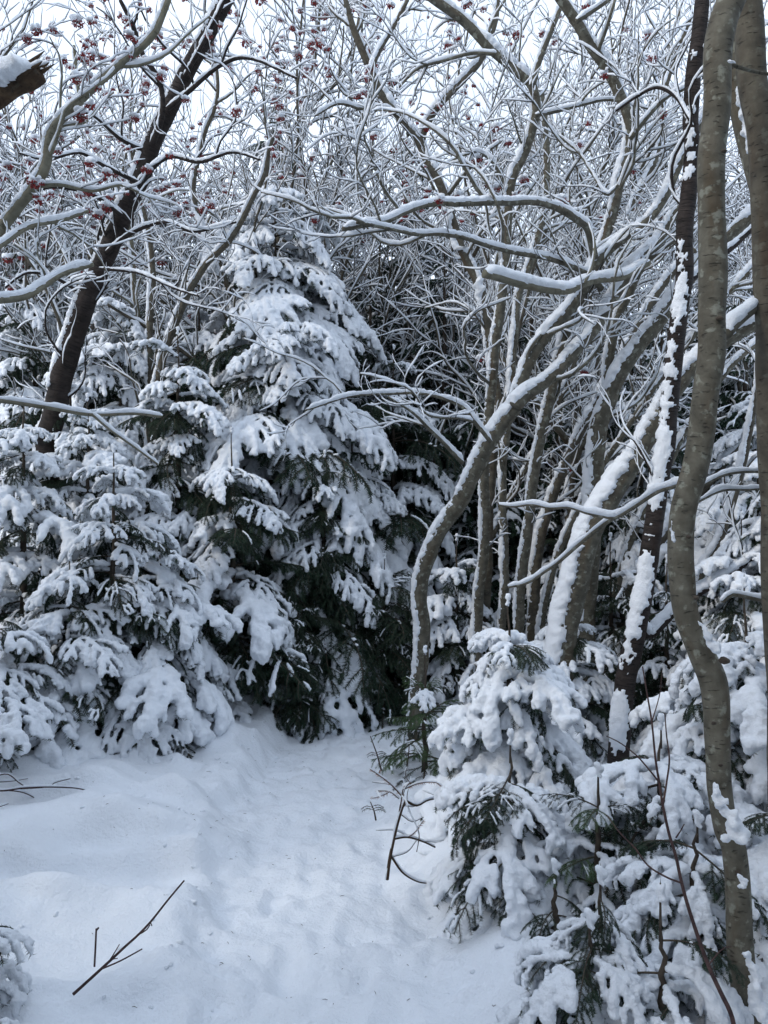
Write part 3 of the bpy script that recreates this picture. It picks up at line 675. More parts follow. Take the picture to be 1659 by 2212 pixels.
    def done(s):
        if s.twig.n:
            o = link('twigs', s.twig.mesh('twigs', [M_TWIG]), s.root, kind='stuff'); link('twig_snow', s.tsnow.mesh('twig_snow', [M_SNOW]), o, kind='stuff')
def px(pts, Y0, Y1, w0, w1, Yend=None):
    """pixel path -> 3D points + radii. depth runs Y0..Y1, widths in pixels"""
    n = len(pts); L = np.concatenate([[0], np.cumsum(np.linalg.norm(np.diff(np.array(pts, float), axis=0), axis=1))]); f = L / L[-1]
    out, rad = [], []
    for (u, v), k in zip(pts, f):
        Yd = Y0 + (Y1 - Y0) * k; out.append(P(u, v, Yd)); rad.append(0.5 * (w0 + (w1 - w0) * k) / F * Yd)
    return np.array(out), np.array(rad)
def to_ground(pts, rad):
    p = pts[0]; z = gz1(p[0], p[1])
    if p[2] > z - .02: pts = np.concatenate([[[p[0], p[1], z - .06]], pts]); rad = np.concatenate([[rad[0] * 1.12], rad])
    return pts, rad
def base_of(p): return (p[0][0], p[0][1], gz1(p[0][0], p[0][1]))

# dark leaning cherry, left
p, r = px([(100, 1010), (118, 900), (140, 790), (172, 690), (203, 610), (232, 545), (262, 470), (298, 395), (330, 310), (362, 240), (398, 165), (440, 88), (485, 10), (520, -60)], 6.4, 6.1, 50, 30)
p, r = to_ground(p, r); T = Tree('cherry_tree', 'tall dark-barked tree leaning right across the upper left', 'tree', base_of(p), M_CHERRY, 11)
T.limb(p, r, 'trunk', H=0.035, cover=0.22, patch=0.30, lump=.03)
for q, d, w in (([(330, 310), (350, 250), (345, 180), (310, 120), (290, 60), (260, 0)], 6.1, (14, 8)), ([(362, 235), (410, 195), (480, 140), (540, 125), (640, 170)], 6.0, (11, 5)),
             ([(298, 395), (360, 340), (430, 350), (500, 330), (560, 345)], 6.1, (12, 5)), ([(232, 545), (290, 500), (360, 480), (420, 500), (510, 480)], 6.2, (11, 5)),
             ([(320, 330), (260, 300), (200, 250), (150, 240)], 6.2, (10, 4)), ([(400, 165), (430, 110), (470, 30), (500, -30)], 6.1, (10, 6)), ([(185, 640), (120, 600), (60, 590), (10, 620)], 6.3, (9, 4)),
             ([(262, 465), (200, 420), (120, 405), (60, 420)], 6.1, (10, 4)), ([(300, 395), (230, 360), (170, 330), (100, 345), (40, 330)], 6.0, (10, 4)), ([(215, 580), (300, 590), (370, 620), (430, 640)], 6.1, (8, 4))):
    T.limb(*px(q, d, d - .3, *w), H=.014)
T.sprout(per_m=2.2, twigs=6.5); T.berries(130, lambda u, v: v < 480); T.done()

# rowan just outside the left edge: its pale limb curves into view
p0 = P(-190, 2060, 3.6)
zb = gz1(p0[0], p0[1]); T = Tree('rowan_tree', 'pale-barked rowan whose curved limb sweeps in from the left edge', 'tree', (p0[0], p0[1], zb), M_PALE, 12)
T.limb(np.array([[p0[0], p0[1], zb - .05], P(-170, 1300, 3.7), P(-130, 900, 3.9), P(-70, 650, 4.2), P(0, 492, 4.5)]), np.array([.075, .065, .055, .04, .032]), 'trunk', cover=.2, patch=.2)
T.limb(*px([(0, 492), (35, 450), (72, 405), (98, 355), (108, 290), (150, 240), (195, 195), (245, 150), (290, 115), (330, 75), (352, 30), (372, -30)], 4.5, 4.3, 24, 13), H=.016, cover=.3, patch=.15)
T.limb(*px([(-60, 650), (0, 647), (50, 640), (90, 620), (140, 590), (200, 570)], 4.2, 4.8, 20, 10), H=.028, cover=.45, patch=.1)
T.limb(*px([(-60, 560), (0, 530), (60, 490), (130, 475), (190, 455)], 4.2, 4.9, 14, 8), H=.02, cover=.45, patch=.1)
T.limb(*px([(-100, 855), (0, 866), (100, 880), (200, 896), (290, 893), (350, 900)], 3.9, 4.1, 11, 6), H=.012, cover=.5, patch=.05)
T.limb(*px([(200, 896), (240, 930), (290, 965), (340, 1002)], 4.0, 4.1, 6, 4)[0:2])
T.limb(*px([(70, 405), (130, 400), (200, 412), (260, 400), (300, 415)], 4.5, 4.5, 10, 4), H=.014)
T.sprout(limbs=T.limbs[1:4] + T.limbs[6:], per_m=2.4, twigs=6, Lr=(.4, 1.0)); T.berries(130, lambda u, v: v < 470); T.done()

# snapped log poking in, upper left
p, r = px([(-160, 265), (-60, 232), (0, 202), (45, 175), (82, 150)], 3.0, 3.0, 60, 44)
T = Tree('broken_log', 'snapped rotten log end with thick snow cap at the upper left edge', 'broken log', tuple(p[0]), M_DEAD, 13)
T.limb(np.concatenate([[[p[0][0] - .4, p[0][1] + .1, gz1(p[0][0] - .4, 3.1) - .1], [p[0][0] - .28, 3.05, 1.6]], p]), np.concatenate([[.07, .06], r]), 'trunk', H=.045, cover=.62, patch=.12, lump=.26)
_q = random.Random(4); _e = P(80, 152, 3.0); _d = P(80, 152, 3.0) - P(45, 175, 3.0); _d /= np.linalg.norm(_d)
for _k in range(11):
    _o = np.array([_q.gauss(0, .012), _q.gauss(0, .018), _q.gauss(0, .014)]); T.limb(np.array([_e - _d * .07 + _o, _e + _o * 1.1, _e + _d * _q.uniform(.01, .055) + _o * 1.25]), np.array([.012, .008, .0015]), 'splinter', snow=_k % 3 == 0, step=.012)
T.done()

# crooked bare tree at the trail bend (two rising limbs)
p, r = px([(893, 1610), (897, 1545), (906, 1480), (912, 1410), (912, 1345), (905, 1290), (918, 1225), (944, 1160), (968, 1120), (995, 1085), (1022, 1025), (1052, 960), (1082, 915), (1112, 878)], 5.85, 5.5, 30, 36)
p, r = to_ground(p, r); T = Tree('crooked_tree', 'crooked bare tree bending right at the trail bend, snow along its upper side', 'tree', base_of(p), M_OLIVE, 14)
T.limb(p, r, 'trunk', H=.030, cover=.32, patch=.24, lump=.12)
T.limb(*px([(1112, 878), (1140, 850), (1170, 830), (1200, 805), (1230, 770), (1255, 742), (1282, 708), (1320, 650), (1370, 575), (1420, 520), (1462, 450)], 5.4, 5.6, 30, 18), H=.035, cover=.40, patch=.12)
T.limb(*px([(1108, 880), (1125, 830), (1145, 780), (1180, 725), (1222, 675), (1262, 625), (1292, 565), (1340, 520), (1390, 485), (1432, 435), (1462, 370), (1485, 320), (1518, 255), (1560, 190)], 5.5, 5.2, 30, 13), H=.03, cover=.36, patch=.12)
T.limb(*px([(1000, 1000), (965, 965), (930, 930), (890, 890), (840, 858)], 5.35, 5.0, 10, 4)[0:2])
T.limb(*px([(1060, 955), (1025, 910), (1000, 880), (955, 860), (905, 850), (850, 850), (760, 856), (660, 886)], 5.35, 5.0, 10, 4)[0:2])
T.sprout(limbs=T.limbs[1:], per_m=1.8, twigs=5); T.done()

# S-shaped rising tree, upper middle right, with the two long arching branches
p, r = px([(1120, 1420), (1124, 1300), (1135, 1180), (1150, 1060), (1172, 930), (1200, 800), (1232, 680), (1270, 600), (1292, 550), (1312, 500), (1328, 450), (1338, 395), (1356, 335), (1362, 280), (1352, 235), (1330, 185), (1305, 140), (1272, 95), (1245, 45), (1205, -10), (1180, -60)], 6.2, 4.9, 22, 22)
p, r = to_ground(p, r); T = Tree('bare_tree', 'olive-barked tree with S-shaped upper trunk and long arching side branches', 'tree', base_of(p), M_OLIVE, 15)
T.limb(p, r, 'trunk', H=.026, cover=.28, patch=.16, lump=.05)
T.limb(*px([(1285, 560), (1270, 497), (1240, 470), (1200, 447), (1150, 434), (1100, 436), (1060, 438), (1000, 440), (950, 438), (905, 447), (870, 460), (829, 478), (740, 494)], 5.3, 4.4, 17, 11), H=.020, cover=.5, patch=.06)
T.limb(*px([(1300, 625), (1270, 592), (1200, 562), (1140, 548), (1060, 532), (1000, 512), (950, 505), (900, 505), (829, 490), (770, 480)], 5.4, 4.4, 14, 8), H=.018, cover=.5, patch=.06)
T.limb(*px([(1362, 300), (1400, 250), (1440, 210), (1480, 190), (1520, 150)], 5.0, 4.9, 12, 7), H=.016, cover=.45)
T.limb(*px([(1335, 400), (1310, 420), (1280, 375), (1250, 330), (1205, 290)], 5.2, 5.3, 9, 5), H=.012, cover=.45)
T.limb(*px([(1245, 45), (1300, 10), (1340, -20)], 4.9, 4.9, 12, 8), H=.016, cover=.45)
T.sprout(per_m=2.4, twigs=6.5, fmin=.35); T.berries(14); T.done()

# forked tree, upper middle
p, r = px([(1030, 1380), (1036, 1280), (1050, 1160), (1048, 1000), (1060, 860), (1070, 740), (1086, 620), (1092, 540), (1096, 470), (1100, 410), (1112, 372), (1132, 335), (1148, 290), (1156, 245), (1150, 190), (1130, 165), (1070, 118), (1005, 52), (950, 8), (900, -30)], 6.4, 5.3, 22, 19)
p, r = to_ground(p, r); T = Tree('forked_tree', 'slender tree forking in a wide V against the sky, upper middle', 'tree', base_of(p), M_OLIVE, 16)
T.limb(p, r, 'trunk', H=.028, cover=.28, patch=.25, lump=.06)
T.limb(*px([(1150, 185), (1165, 130), (1185, 80), (1205, 30), (1225, -30)], 5.4, 5.3, 15, 10), H=.018, cover=.4)
T.limb(*px([(1156, 250), (1200, 240), (1260, 225), (1320, 215), (1400, 235)], 5.5, 5.4, 10, 5), H=.014, cover=.5)
T.limb(*px([(1100, 420), (1070, 360), (1035, 330), (990, 340), (940, 370)], 5.9, 5.7, 8, 4)[0:2])
T.limb(*px([(1070, 118), (1020, 115), (960, 130), (900, 150), (860, 190)], 5.4, 5.4, 8, 5)[0:2])
T.sprout(per_m=2.4, twigs=6.5, fmin=.35); T.berries(20); T.done()

# snow-plastered tree left of it
p, r = px([(1040, 1390), (1050, 1280), (1055, 1150), (1062, 1000), (1075, 880), (1058, 770), (1045, 660), (1034, 620), (1018, 580), (995, 528), (978, 478), (958, 422), (943, 380), (918, 338), (898, 300), (862, 252), (828, 208), (800, 150), (770, 80), (745, 0)], 6.8, 6.0, 24, 15)
p, r = to_ground(p, r); T = Tree('bare_tree', 'snow-plastered tree bending left behind the arching branches', 'tree', base_of(p), M_GREY, 17)
T.limb(p, r, 'trunk', H=.036, cover=.42, patch=.25, lump=.06)
T.limb(*px([(908, 312), (915, 280), (938, 240), (968, 205), (1005, 168), (1035, 135), (1052, 100), (1070, 40), (1080, -30)], 6.2, 6.0, 18, 11), H=.024, cover=.34, patch=.1)
T.limb(*px([(960, 430), (1000, 380), (1050, 330), (1090, 300)], 6.3, 6.1, 10, 5), H=.014, cover=.5)
T.limb(*px([(862, 252), (829, 232), (780, 235), (730, 225), (680, 250)], 6.1, 5.9, 9, 4)[0:2])
T.limb(*px([(800, 150), (820, 110), (850, 60), (880, 0)], 6.0, 6.0, 12, 9), H=.016, cover=.4)
T.sprout(per_m=2.0, twigs=5, fmin=.4); T.berries(170, lambda u, v: v < 480 and u < 1150); T.done()

# broad leaning tree right of centre
p, r = px([(1215, 1400), (1240, 1290), (1262, 1190), (1290, 1115), (1330, 1055), (1375, 990), (1425, 895), (1462, 835), (1512, 775), (1570, 735), (1620, 705), (1700, 660)], 5.1, 4.9, 58, 30)
p, r = to_ground(p, r); T = Tree('leaning_tree', 'broad leaning trunk thickly plastered with snow, right of centre', 'tree', base_of(p), M_OLIVE, 18)
T.limb(p, r, 'trunk', H=.045, cover=.44, patch=.24, lump=.06); T.sprout(per_m=.8, twigs=3, fmin=.3); T.done()
p, r = px([(1265, 1330), (1275, 1200), (1282, 1062), (1292, 940), (1312, 862), (1340, 800), (1382, 748), (1432, 682), (1464, 632), (1500, 590), (1560, 520), (1640, 450)], 6.0, 5.6, 44, 26)
p, r = to_ground(p, r); T = Tree('leaning_tree', 'mottled leaning trunk behind the broad snow-plastered one', 'tree', base_of(p), M_OLIVE, 19)
T.limb(p, r, 'trunk', H=.038, cover=.40, patch=.28, lump=.06)
T.limb(*px([(1312, 865), (1312, 800), (1320, 740), (1335, 680), (1362, 632), (1392, 570), (1440, 530), (1500, 500)], 5.9, 5.6, 24, 13), H=.022, cover=.32, patch=.12)
T.sprout(per_m=1.3, twigs=3.5, fmin=.3); T.done()
# more leaning stems in the thicket
STEMS = [([(1150, 1340), (1160, 1200), (1190, 1080), (1240, 960), (1300, 850), (1370, 720), (1430, 620), (1500, 540)], 7.2, 6.6, 26, 14, M_GREY, 'thin leaning stem in the middle of the right thicket'),
         ([(1085, 1330), (1092, 1200), (1085, 1040), (1100, 880), (1112, 740), (1122, 640), (1150, 560), (1175, 450), (1180, 330), (1170, 200)], 6.6, 6.3, 18, 13, M_OLIVE, 'snow-coated stem close beside the forked tree'),
         ([(1340, 1330), (1380, 1240), (1440, 1150), (1520, 1060), (1600, 960), (1700, 880)], 6.4, 6.0, 24, 14, M_GREY, 'low leaning stem crossing behind the thick bent trunk'),
         ([(690, 1180), (660, 960), (640, 820), (612, 700), (640, 560), (660, 420), (648, 280), (680, 130), (690, 0)], 9.4, 9.0, 14, 8, M_GREY, 'thin stem rising behind the tallest fir'),
         ([(560, 800), (520, 700), (470, 560), (420, 430), (440, 300), (470, 200), (455, 60)], 7.6, 7.2, 14, 7, M_GREY, 'thin crooked stem right of the dark leaning trunk'),
         ([(330, 1060), (330, 900), (350, 780), (385, 680), (430, 590), (500, 510), (560, 400), (590, 300)], 7.2, 6.8, 22, 9, M_GREY, 'stem leaning right between dark trunk and tallest fir'),
         ([(328, 1060), (325, 850), (322, 700), (330, 560), (300, 420), (280, 300)], 7.4, 7.1, 18, 9, M_GREY, 'upright stem beside the one leaning right, left wood'),
         ([(296, 1060), (292, 880), (300, 740), (290, 620), (280, 500), (240, 380), (180, 260), (160, 100)], 7.9, 7.5, 12, 7, M_PALE, 'thin pale stem behind the dark leaning trunk'),
         ([(1170, 1350), (1200, 1210), (1260, 1080), (1350, 930), (1440, 800), (1560, 650), (1680, 520)], 6.8, 6.2, 16, 10, M_OLIVE, 'slim pole leaning far right, lowest of the fanning stems'),
         ([(1010, 1350), (1030, 1240), (1090, 1100), (1150, 980), (1215, 850), (1260, 740), (1330, 640), (1400, 520), (1440, 400)], 7.6, 7.0, 14, 8, M_GREY, 'slim grey pole leaning right just behind the crooked tree'),
         ([(1320, 1350), (1350, 1200), (1420, 1050), (1500, 900), (1590, 780), (1700, 700)], 7.0, 6.6, 17, 11, M_OLIVE, 'olive pole leaning right behind the ringed dark cherry'),
         ([(1500, 1300), (1560, 1150), (1610, 980), (1640, 800), (1650, 700)], 5.4, 5.2, 18, 12, M_GREY, 'thin stem between the thick bent trunk and the right edge'),
         ([(1210, 1330), (1225, 1160), (1240, 1000), (1290, 880), (1290, 740), (1330, 620), (1350, 480), (1420, 330), (1440, 180), (1490, 40)], 7.6, 7.1, 20, 9, M_GREY, 'slim stem behind the leaning trunks right of centre')]
for k, (q, a, b, w0, w1, m, lb) in enumerate(STEMS):
    p, r = px(q, a, b, w0, w1); p, r = to_ground(p, r)
    T = Tree('bare_tree', lb, 'tree', base_of(p), m, 30 + k); T.limb(p, r, 'trunk', H=.03, cover=.32, patch=.3, lump=.05)
    T.sprout(per_m=2.0, twigs=4.5, fmin=.3, Lr=(.5, 1.4)); T.berries(26 if q[0][0] < 800 else 5, lambda u, v: v < 480); T.done()

# ringed dark cherry, right
p, r = px([(1330, 1700), (1336, 1626), (1352, 1490), (1362, 1410), (1382, 1320), (1402, 1210), (1420, 1085), (1436, 960), (1447, 860), (1458, 760), (1471, 660), (1479, 600), (1476, 500), (1484, 425), (1493, 325), (1492, 250), (1500, 150), (1508, 75), (1520, -20), (1525, -70)], 4.8, 4.5, 46, 30)
p, r = to_ground(p, r); T = Tree('cherry_tree', 'dark ring-barked tree with clumps of snow, left of the thick bent trunk', 'tree', base_of(p), M_CHERRY, 20)
T.limb(p, r, 'trunk', H=.018, cover=.36, patch=.42, lump=.06, side=(-.62, -.78, .2), rough=1.5, gaps=1.3)
T.limb(*px([(1470, 640), (1495, 600), (1550, 560), (1620, 500), (1700, 430)], 4.7, 4.9, 16, 10), H=.02, cover=.42)
T.limb(*px([(1375, 1340), (1400, 1370), (1430, 1350), (1480, 1300), (1560, 1250), (1660, 1180)], 4.8, 4.9, 22, 12), H=.03, cover=.45, patch=.1)
T.limb(*px([(1492, 260), (1460, 210), (1420, 190), (1375, 210), (1330, 240)], 4.5, 4.7, 10, 5), H=.014, cover=.45)
T.sprout(per_m=1.0, twigs=3.5, fmin=.35); T.done()

# thick bent trunk, right foreground
p, r = px([(1622, 2380), (1618, 2300), (1612, 2212), (1602, 2070), (1595, 1960), (1583, 1840), (1563, 1790), (1549, 1707), (1546, 1599), (1540, 1480), (1514, 1409), (1484, 1330), (1476, 1250), (1474, 1200), (1480, 1110), (1500, 1010), (1517, 885), (1535, 760), (1544, 610), (1541, 450), (1541, 300), (1546, 150), (1558, 65), (1585, -10), (1605, -80)], 2.26, 2.45, 54, 62)
r[:] = np.array([27, 26, 26, 27, 26, 25, 25, 25, 26, 29, 27, 26, 27, 27, 27, 28, 28, 29, 30, 29, 29, 30, 31, 32, 32]) / F * 2.36
p, r = to_ground(p, r); T = Tree('bent_tree', 'thick olive-grey trunk with a bend, standing tallest in the right foreground', 'tree', base_of(p), M_OLIVE, 21)
T.limb(p, r, 'trunk', snow=False, lump=.035)
def patch_snow(T, q, Yd, w, H, seed, off=0):
    a, rr = px(q, Yd, Yd, w[0], w[1]); g = random.Random(seed); a = resample(a, .010); n = len(a)
    C, Rr = [], []
    for k in range(n):
        f = k / max(1, n - 1); rr = (w[0] + (w[1] - w[0]) * f) / F * Yd * .5
        for _ in range(3): C.append(a[k] + np.array([g.gauss(0, rr * .3), g.gauss(0, rr * .4), g.gauss(0, rr * .25)]) - T.base); Rr.append(rr * g.uniform(.35, .75))
    tr = [c for c in T.root.children if c.name.startswith('trunk')][0]
    link('snow', blobs_to_snow(C, Rr, .0055, seed, lump=.35, name='snow', flat=1.0), tr)
for _k, (_u, _v, _w) in enumerate([(1560, 1425, 17), (1500, 1290, 9), (1538, 1560, 8), (1552, 690, 12), (1520, 905, 8), (1560, 330, 9), (1590, 1880, 9), (1484, 1160, 8), (1553, 1650, 7)]):
    _V, _T = I2; _m = MB(); _c = P(_u, _v, 2.36 if _v < 1000 else 2.27); _r = _w / F * 2.3 * .5; _c = _c + [0, -.012, 0]
    _m.add((_V * [1.1, .9, .75] * (1 + .25 * vnoise(_V, 2.5, _k))[:, None]) * _r * 1.3 + _c - T.base, None, _T); link('knot', _m.mesh('knot', [M_STEM]), T.root)
patch_snow(T, [(1506, 1335), (1520, 1360), (1535, 1385), (1548, 1405)], 2.25, (8, 34), .02, 1)
patch_snow(T, [(1450, 1125), (1452, 1150), (1456, 1170)], 2.27, (8, 14), .02, 2)
patch_snow(T, [(1545, 1700), (1562, 1740), (1585, 1775), (1592, 1800), (1590, 1815)], 2.19, (18, 50), .02, 3)
patch_snow(T, [(1592, 1890), (1606, 1900), (1600, 1915)], 2.19, (14, 22), .02, 4)
patch_snow(T, [(1612, 2060), (1628, 2100), (1636, 2160), (1650, 2200)], 2.17, (20, 40), .02, 5)
patch_snow(T, [(1575, 130), (1585, 136)], 2.36, (12, 12), .02, 6)
T.limb(*px([(1548, 120), (1580, 140), (1610, 150), (1659, 160), (1720, 165)], 2.5, 2.5, 9, 6), snow=False)
T.limb(*px([(1570, 720), (1600, 690), (1640, 660), (1700, 620)], 2.55, 2.8, 24, 16), H=.02, cover=.4)
T.limb(*px([(1478, 1042), (1450, 1052), (1420, 1062), (1370, 1095), (1330, 1118), (1310, 1116), (1270, 1108), (1230, 1096), (1190, 1098), (1150, 1090), (1110, 1094), (1080, 1090)], 2.6, 3.2, 11, 5), H=.009, cover=.5, patch=.05)
T.limb(*px([(1370, 1095), (1315, 1125), (1255, 1172), (1205, 1215), (1180, 1232), (1140, 1258), (1100, 1268)], 2.9, 3.3, 11, 6), H=.009, cover=.5, patch=.05)
T.limb(*px([(1515, 1050), (1560, 1028), (1600, 1020), (1660, 1018), (1720, 1010)], 2.6, 2.9, 7, 5)[0:2])
T.limb(*px([(1505, 1085), (1560, 1060), (1620, 1058), (1700, 1050)], 2.6, 3.0, 6, 4)[0:2])
T.limb(*px([(1560, 1300), (1580, 1285), (1620, 1292), (1660, 1300), (1720, 1310)], 3.2, 3.3, 10, 8), H=.014, cover=.5)
T.done()
# trunks at the right edge
p, r = px([(1735, 2300), (1730, 1600), (1725, 1000), (1700, 600), (1680, 500), (1655, 420), (1635, 340), (1612, 250), (1596, 150), (1588, 60), (1580, -60)], 3.0, 2.9, 70, 62)
p, r = to_ground(p, r); T = Tree('bare_tree', 'speckled olive trunk leaning left in the upper right corner', 'tree', base_of(p), M_OLIVE, 22)
T.limb(p, r, 'trunk', snow=False, lump=.04)
patch_snow(T, [(1600, 190), (1606, 230), (1612, 262), (1622, 300), (1634, 350)], 2.80, (26, 22), .02, 7); T.done()
p, r = px([(1700, 2250), (1690, 1700), (1672, 1200), (1665, 950), (1662, 700), (1655, 450), (1640, 260), (1625, 120), (1612, 0), (1608, -60)], 2.7, 2.65, 52, 62)
p, r = to_ground(p, r); T = Tree('bare_tree', 'brownish grey trunk filling the right edge of the picture', 'tree', base_of(p), M_GREY, 23)
T.limb(p, r, 'trunk', snow=False, lump=.04); T.done()

# broken branch lodged across the arching branches
p, r = px([(1045, 592), (1090, 602), (1135, 615), (1180, 626), (1225, 627), (1262, 612), (1300, 604), (1345, 598), (1375, 582), (1400, 566)], 4.75, 5.42, 19, 17)
T = Tree('broken_branch', 'snapped pale branch lying level, heaped with thick snow, right of centre', 'fallen branch', tuple(p[4]), M_PALE, 24)
T.limb(p, r, 'stem', H=.030, cover=.55, patch=.05, lump=.08)
T.limb(*px([(1262, 612), (1280, 570), (1284, 520), (1272, 480)], 5.1, 5.15, 8, 5)[0:2]); T.limb(*px([(1345, 598), (1336, 570), (1330, 555)], 5.25, 5.25, 6, 3)[0:2])
T.done()

# procedural thicket trees
def thicket(seed, H, spread=.8):
    g = random.Random(seed); lim = []
    p, r = grow((0, 0, 0), (g.gauss(0, .12), g.gauss(0, .12), 1), H, .042, g, 8, .5, .007, .12); lim.append((p, r))
    n = g.randint(5, 7)
    for k in range(n):
        i = int(len(p) * g.uniform(.18, .8)); q, rr = grow(p[i], side_dir(frames(p)[i], g, .7, 38), H * g.uniform(.3, .55), r[i] * .65, g, 10, .6, .004, .10); lim.append((q, rr))
    return lim
def thicket_meshes(seed, H):
    g = random.Random(seed + 99); lim = thicket(seed, H); tr, trs, br, brs, tw, tws = [MB() for _ in range(6)]; tips = []
    for k, (p, r) in enumerate(lim):
        p, r = (lambda A: (A[:, :3], A[:, 3]))(resample(np.column_stack([p, r]), .06))
        tube(tr if k == 0 else br, p, r, 7, uv=True); snow_thin(trs if k == 0 else brs, p, r, .015, None, seed, 6)
        L = len(p) * .06; t = frames(p)
        for _ in range(int(L * 3.4)):
            i = g.randrange(int(len(p) * .2), len(p)); l = g.uniform(.35, 1.1); q, rr = grow(p[i], side_dir(t[i], g, .35), l, min(r[i] * .7, .004 + .005 * l), g, 15, .35, None, .075)
            tube(br, q, rr, 4, uv=True, cap=False); snow_thin(brs, q, rr, .011, None, seed, 5); tq = frames(q)
            for _ in range(int(l * 6)):
                i2 = g.randrange(1, len(q)); a, ar = grow(q[i2], side_dir(tq[i2], g, .3, 48), g.uniform(.14, .45), .0040, g, 18, .4, .0020, .07); tube(tw, a, ar, 3, cap=False); snow_thin(tws, a, ar, .0085, None, seed, 4); tips.append(a[-1])
                if g.random() < .5:
                    c, cr = grow(a[len(a) // 2], side_dir(frames(a)[len(a) // 2], g, .2, 50), g.uniform(.07, .18), .0024, g, 18, .4, .0015, .05); tube(tw, c, cr, 3, cap=False); snow_thin(tws, c, cr, .007, None, seed, 4)
    return (tr.mesh('trunk', [M_GREY]), trs.mesh('snow', [M_SNOW]), br.mesh('branches', [M_GREY]), brs.mesh('snow', [M_SNOW]), tw.mesh('twigs', [M_TWIG]), tws.mesh('snow', [M_SNOW]), tips)
TH = [thicket_meshes(400 + k, h) for k, h in enumerate((6.8, 6.0, 7.2, 5.6, 6.5, 7.0))]
_g = random.Random(5)
spots = []; BIG = (620, 90)
for k in range(72):
    Yd = _g.uniform(9.3, 11.2) if k % 2 else _g.uniform(10.5, 15); u = -150 + 1950 * ((k * 0.618) % 1.0) + _g.uniform(-20, 20)
    spots.append((u, Yd))
spots += [(60 + 1500 * (k * .618 % 1), _g.uniform(8.3, 9.3)) for k in range(14)]
for k, (u, Yd) in enumerate(spots):
    x = (u - 829.5) / F * Yd; z = gz1(x, Yd) - .04; left = u < 900
    rich = left and Yd < 12 and k % 2 == 1
    t = empty('rowan_tree' if rich else 'bare_tree', (x, Yd, z), 'slender rowan hung with red berries in the left thicket' if rich else 'slender bare tree with snow-lined twigs in the thicket behind', 'tree', 'berry-bearing rowans of the left thicket' if rich else 'slender bare trees of the thicket')
    s = _g.uniform(.85, 1.2); t.scale = (s, s, s); t.rotation_euler = (_g.gauss(0, .06), _g.gauss(0, .06), _g.uniform(0, 6.28))
    tr, trs, br, brs, tw, tws, tips = TH[k % 6]
    a = link('trunk', tr, t); link('snow', trs, a); a = link('branches', br, t, kind='stuff'); link('snow', brs, a, kind='stuff'); a = link('twigs', tw, t, kind='stuff'); link('snow', tws, a, kind='stuff')
    if rich:
        c = list(tips); _g.shuffle(c)
        for q in c[:34]:
            if q[2] < 2.4: continue
            m, cp = _g.choice(BER); o = link('berry_cluster', m, t); o.location = q; kk = _g.uniform(.9, 1.5); o.scale = (kk, kk, kk); link('snow_cap', cp, o)

# the wood goes on behind and beside the viewer; it shades the trail
for k, (x, y) in enumerate([(-3.1, 0.6), (-2.4, -2.2), (0.4, -3.6), (2.4, -2.4), (3.2, 0.2), (3.6, 2.4), (-4.4, 2.6), (-4.6, -1.0), (-1.2, -5.2), (4.6, -3.4), (-3.6, -5.0), (2.4, -6.0), (5.4, 1.2), (-6.2, 1.2), (0.8, -8), (-6, -4)]):
    t = empty('spruce_tree', (x, y, gz1(x, y) - .05), 'snowy spruce closing the wood round the viewer', 'spruce tree', 'snowy spruces of the wood round the viewer'); q = 1.0 + .25 * ((k * .618) % 1); t.scale = (q * .9, q * .9, q * 1.1); t.rotation_euler = (0, 0, k * 1.3)
    tr, nd, sn = SPR[k % 2]; link('trunk', tr, t); link('foliage', nd, t, kind='stuff'); link('snow', sn, t, kind='stuff')
for k, (x, y) in enumerate([(-4.1, 0.9), (4.4, 0.6), (3.2, -3.4), (-2.9, -3.6), (4.6, -1.6), (-4.4, -2.4)]):
    t = empty('bare_tree', (x, y, gz1(x, y) - .04), 'bare snow-lined tree standing round the viewer', 'tree', 'bare trees round the viewer'); t.rotation_euler = (0, 0, k * 1.7); t.scale = (1.1,) * 3
    tr, trs, br, brs, tw, tws, tips = TH[k % 6]
    a = link('trunk', tr, t); link('snow', trs, a); a = link('branches', br, t, kind='stuff'); link('snow', brs, a, kind='stuff'); a = link('twigs', tw, t, kind='stuff'); link('snow', tws, a, kind='stuff')

# ------------------------------------------------------------------ small things on the snow
def sprig(name, label, cat, paths, mt, needles=None, snow=True, seed=0, base=None):
    b0 = np.array(base if base is not None else paths[0][0][0]); t = empty(name, tuple(b0), label, cat)
    for k, (q, w) in enumerate(paths):
        A = resample(np.column_stack([q, w]), .015); mb = MB(); tube(mb, A[:, :3] - b0, A[:, 3], 6)
        o = link('stem' if k == 0 else 'twig', mb.mesh('twig', [mt]), t)
        if snow:
            sm = MB(); snow_thin(sm, A[:, :3] - b0, A[:, 3] * .9, .0050, None, seed + k, 5); link('snow', sm.mesh('snow', [M_SNOW]), o)
    if needles:
        mb = MB(); add_needles(mb, [(resample(q, .01) - b0, 1) for q in needles[1]], random.Random(seed), .016, .0022, .0035, 0); link('needles', mb.mesh('needles', [needles[0]], False), t)
    return t
def pw(q, Yd0, Yd1, w0, w1): return px(q, Yd0, Yd1, w0, w1)
def gp(u, v):
    Yd = (CAMZ - .12) * F / (v - 1106); return Yd
Y0 = gp(160, 2143)
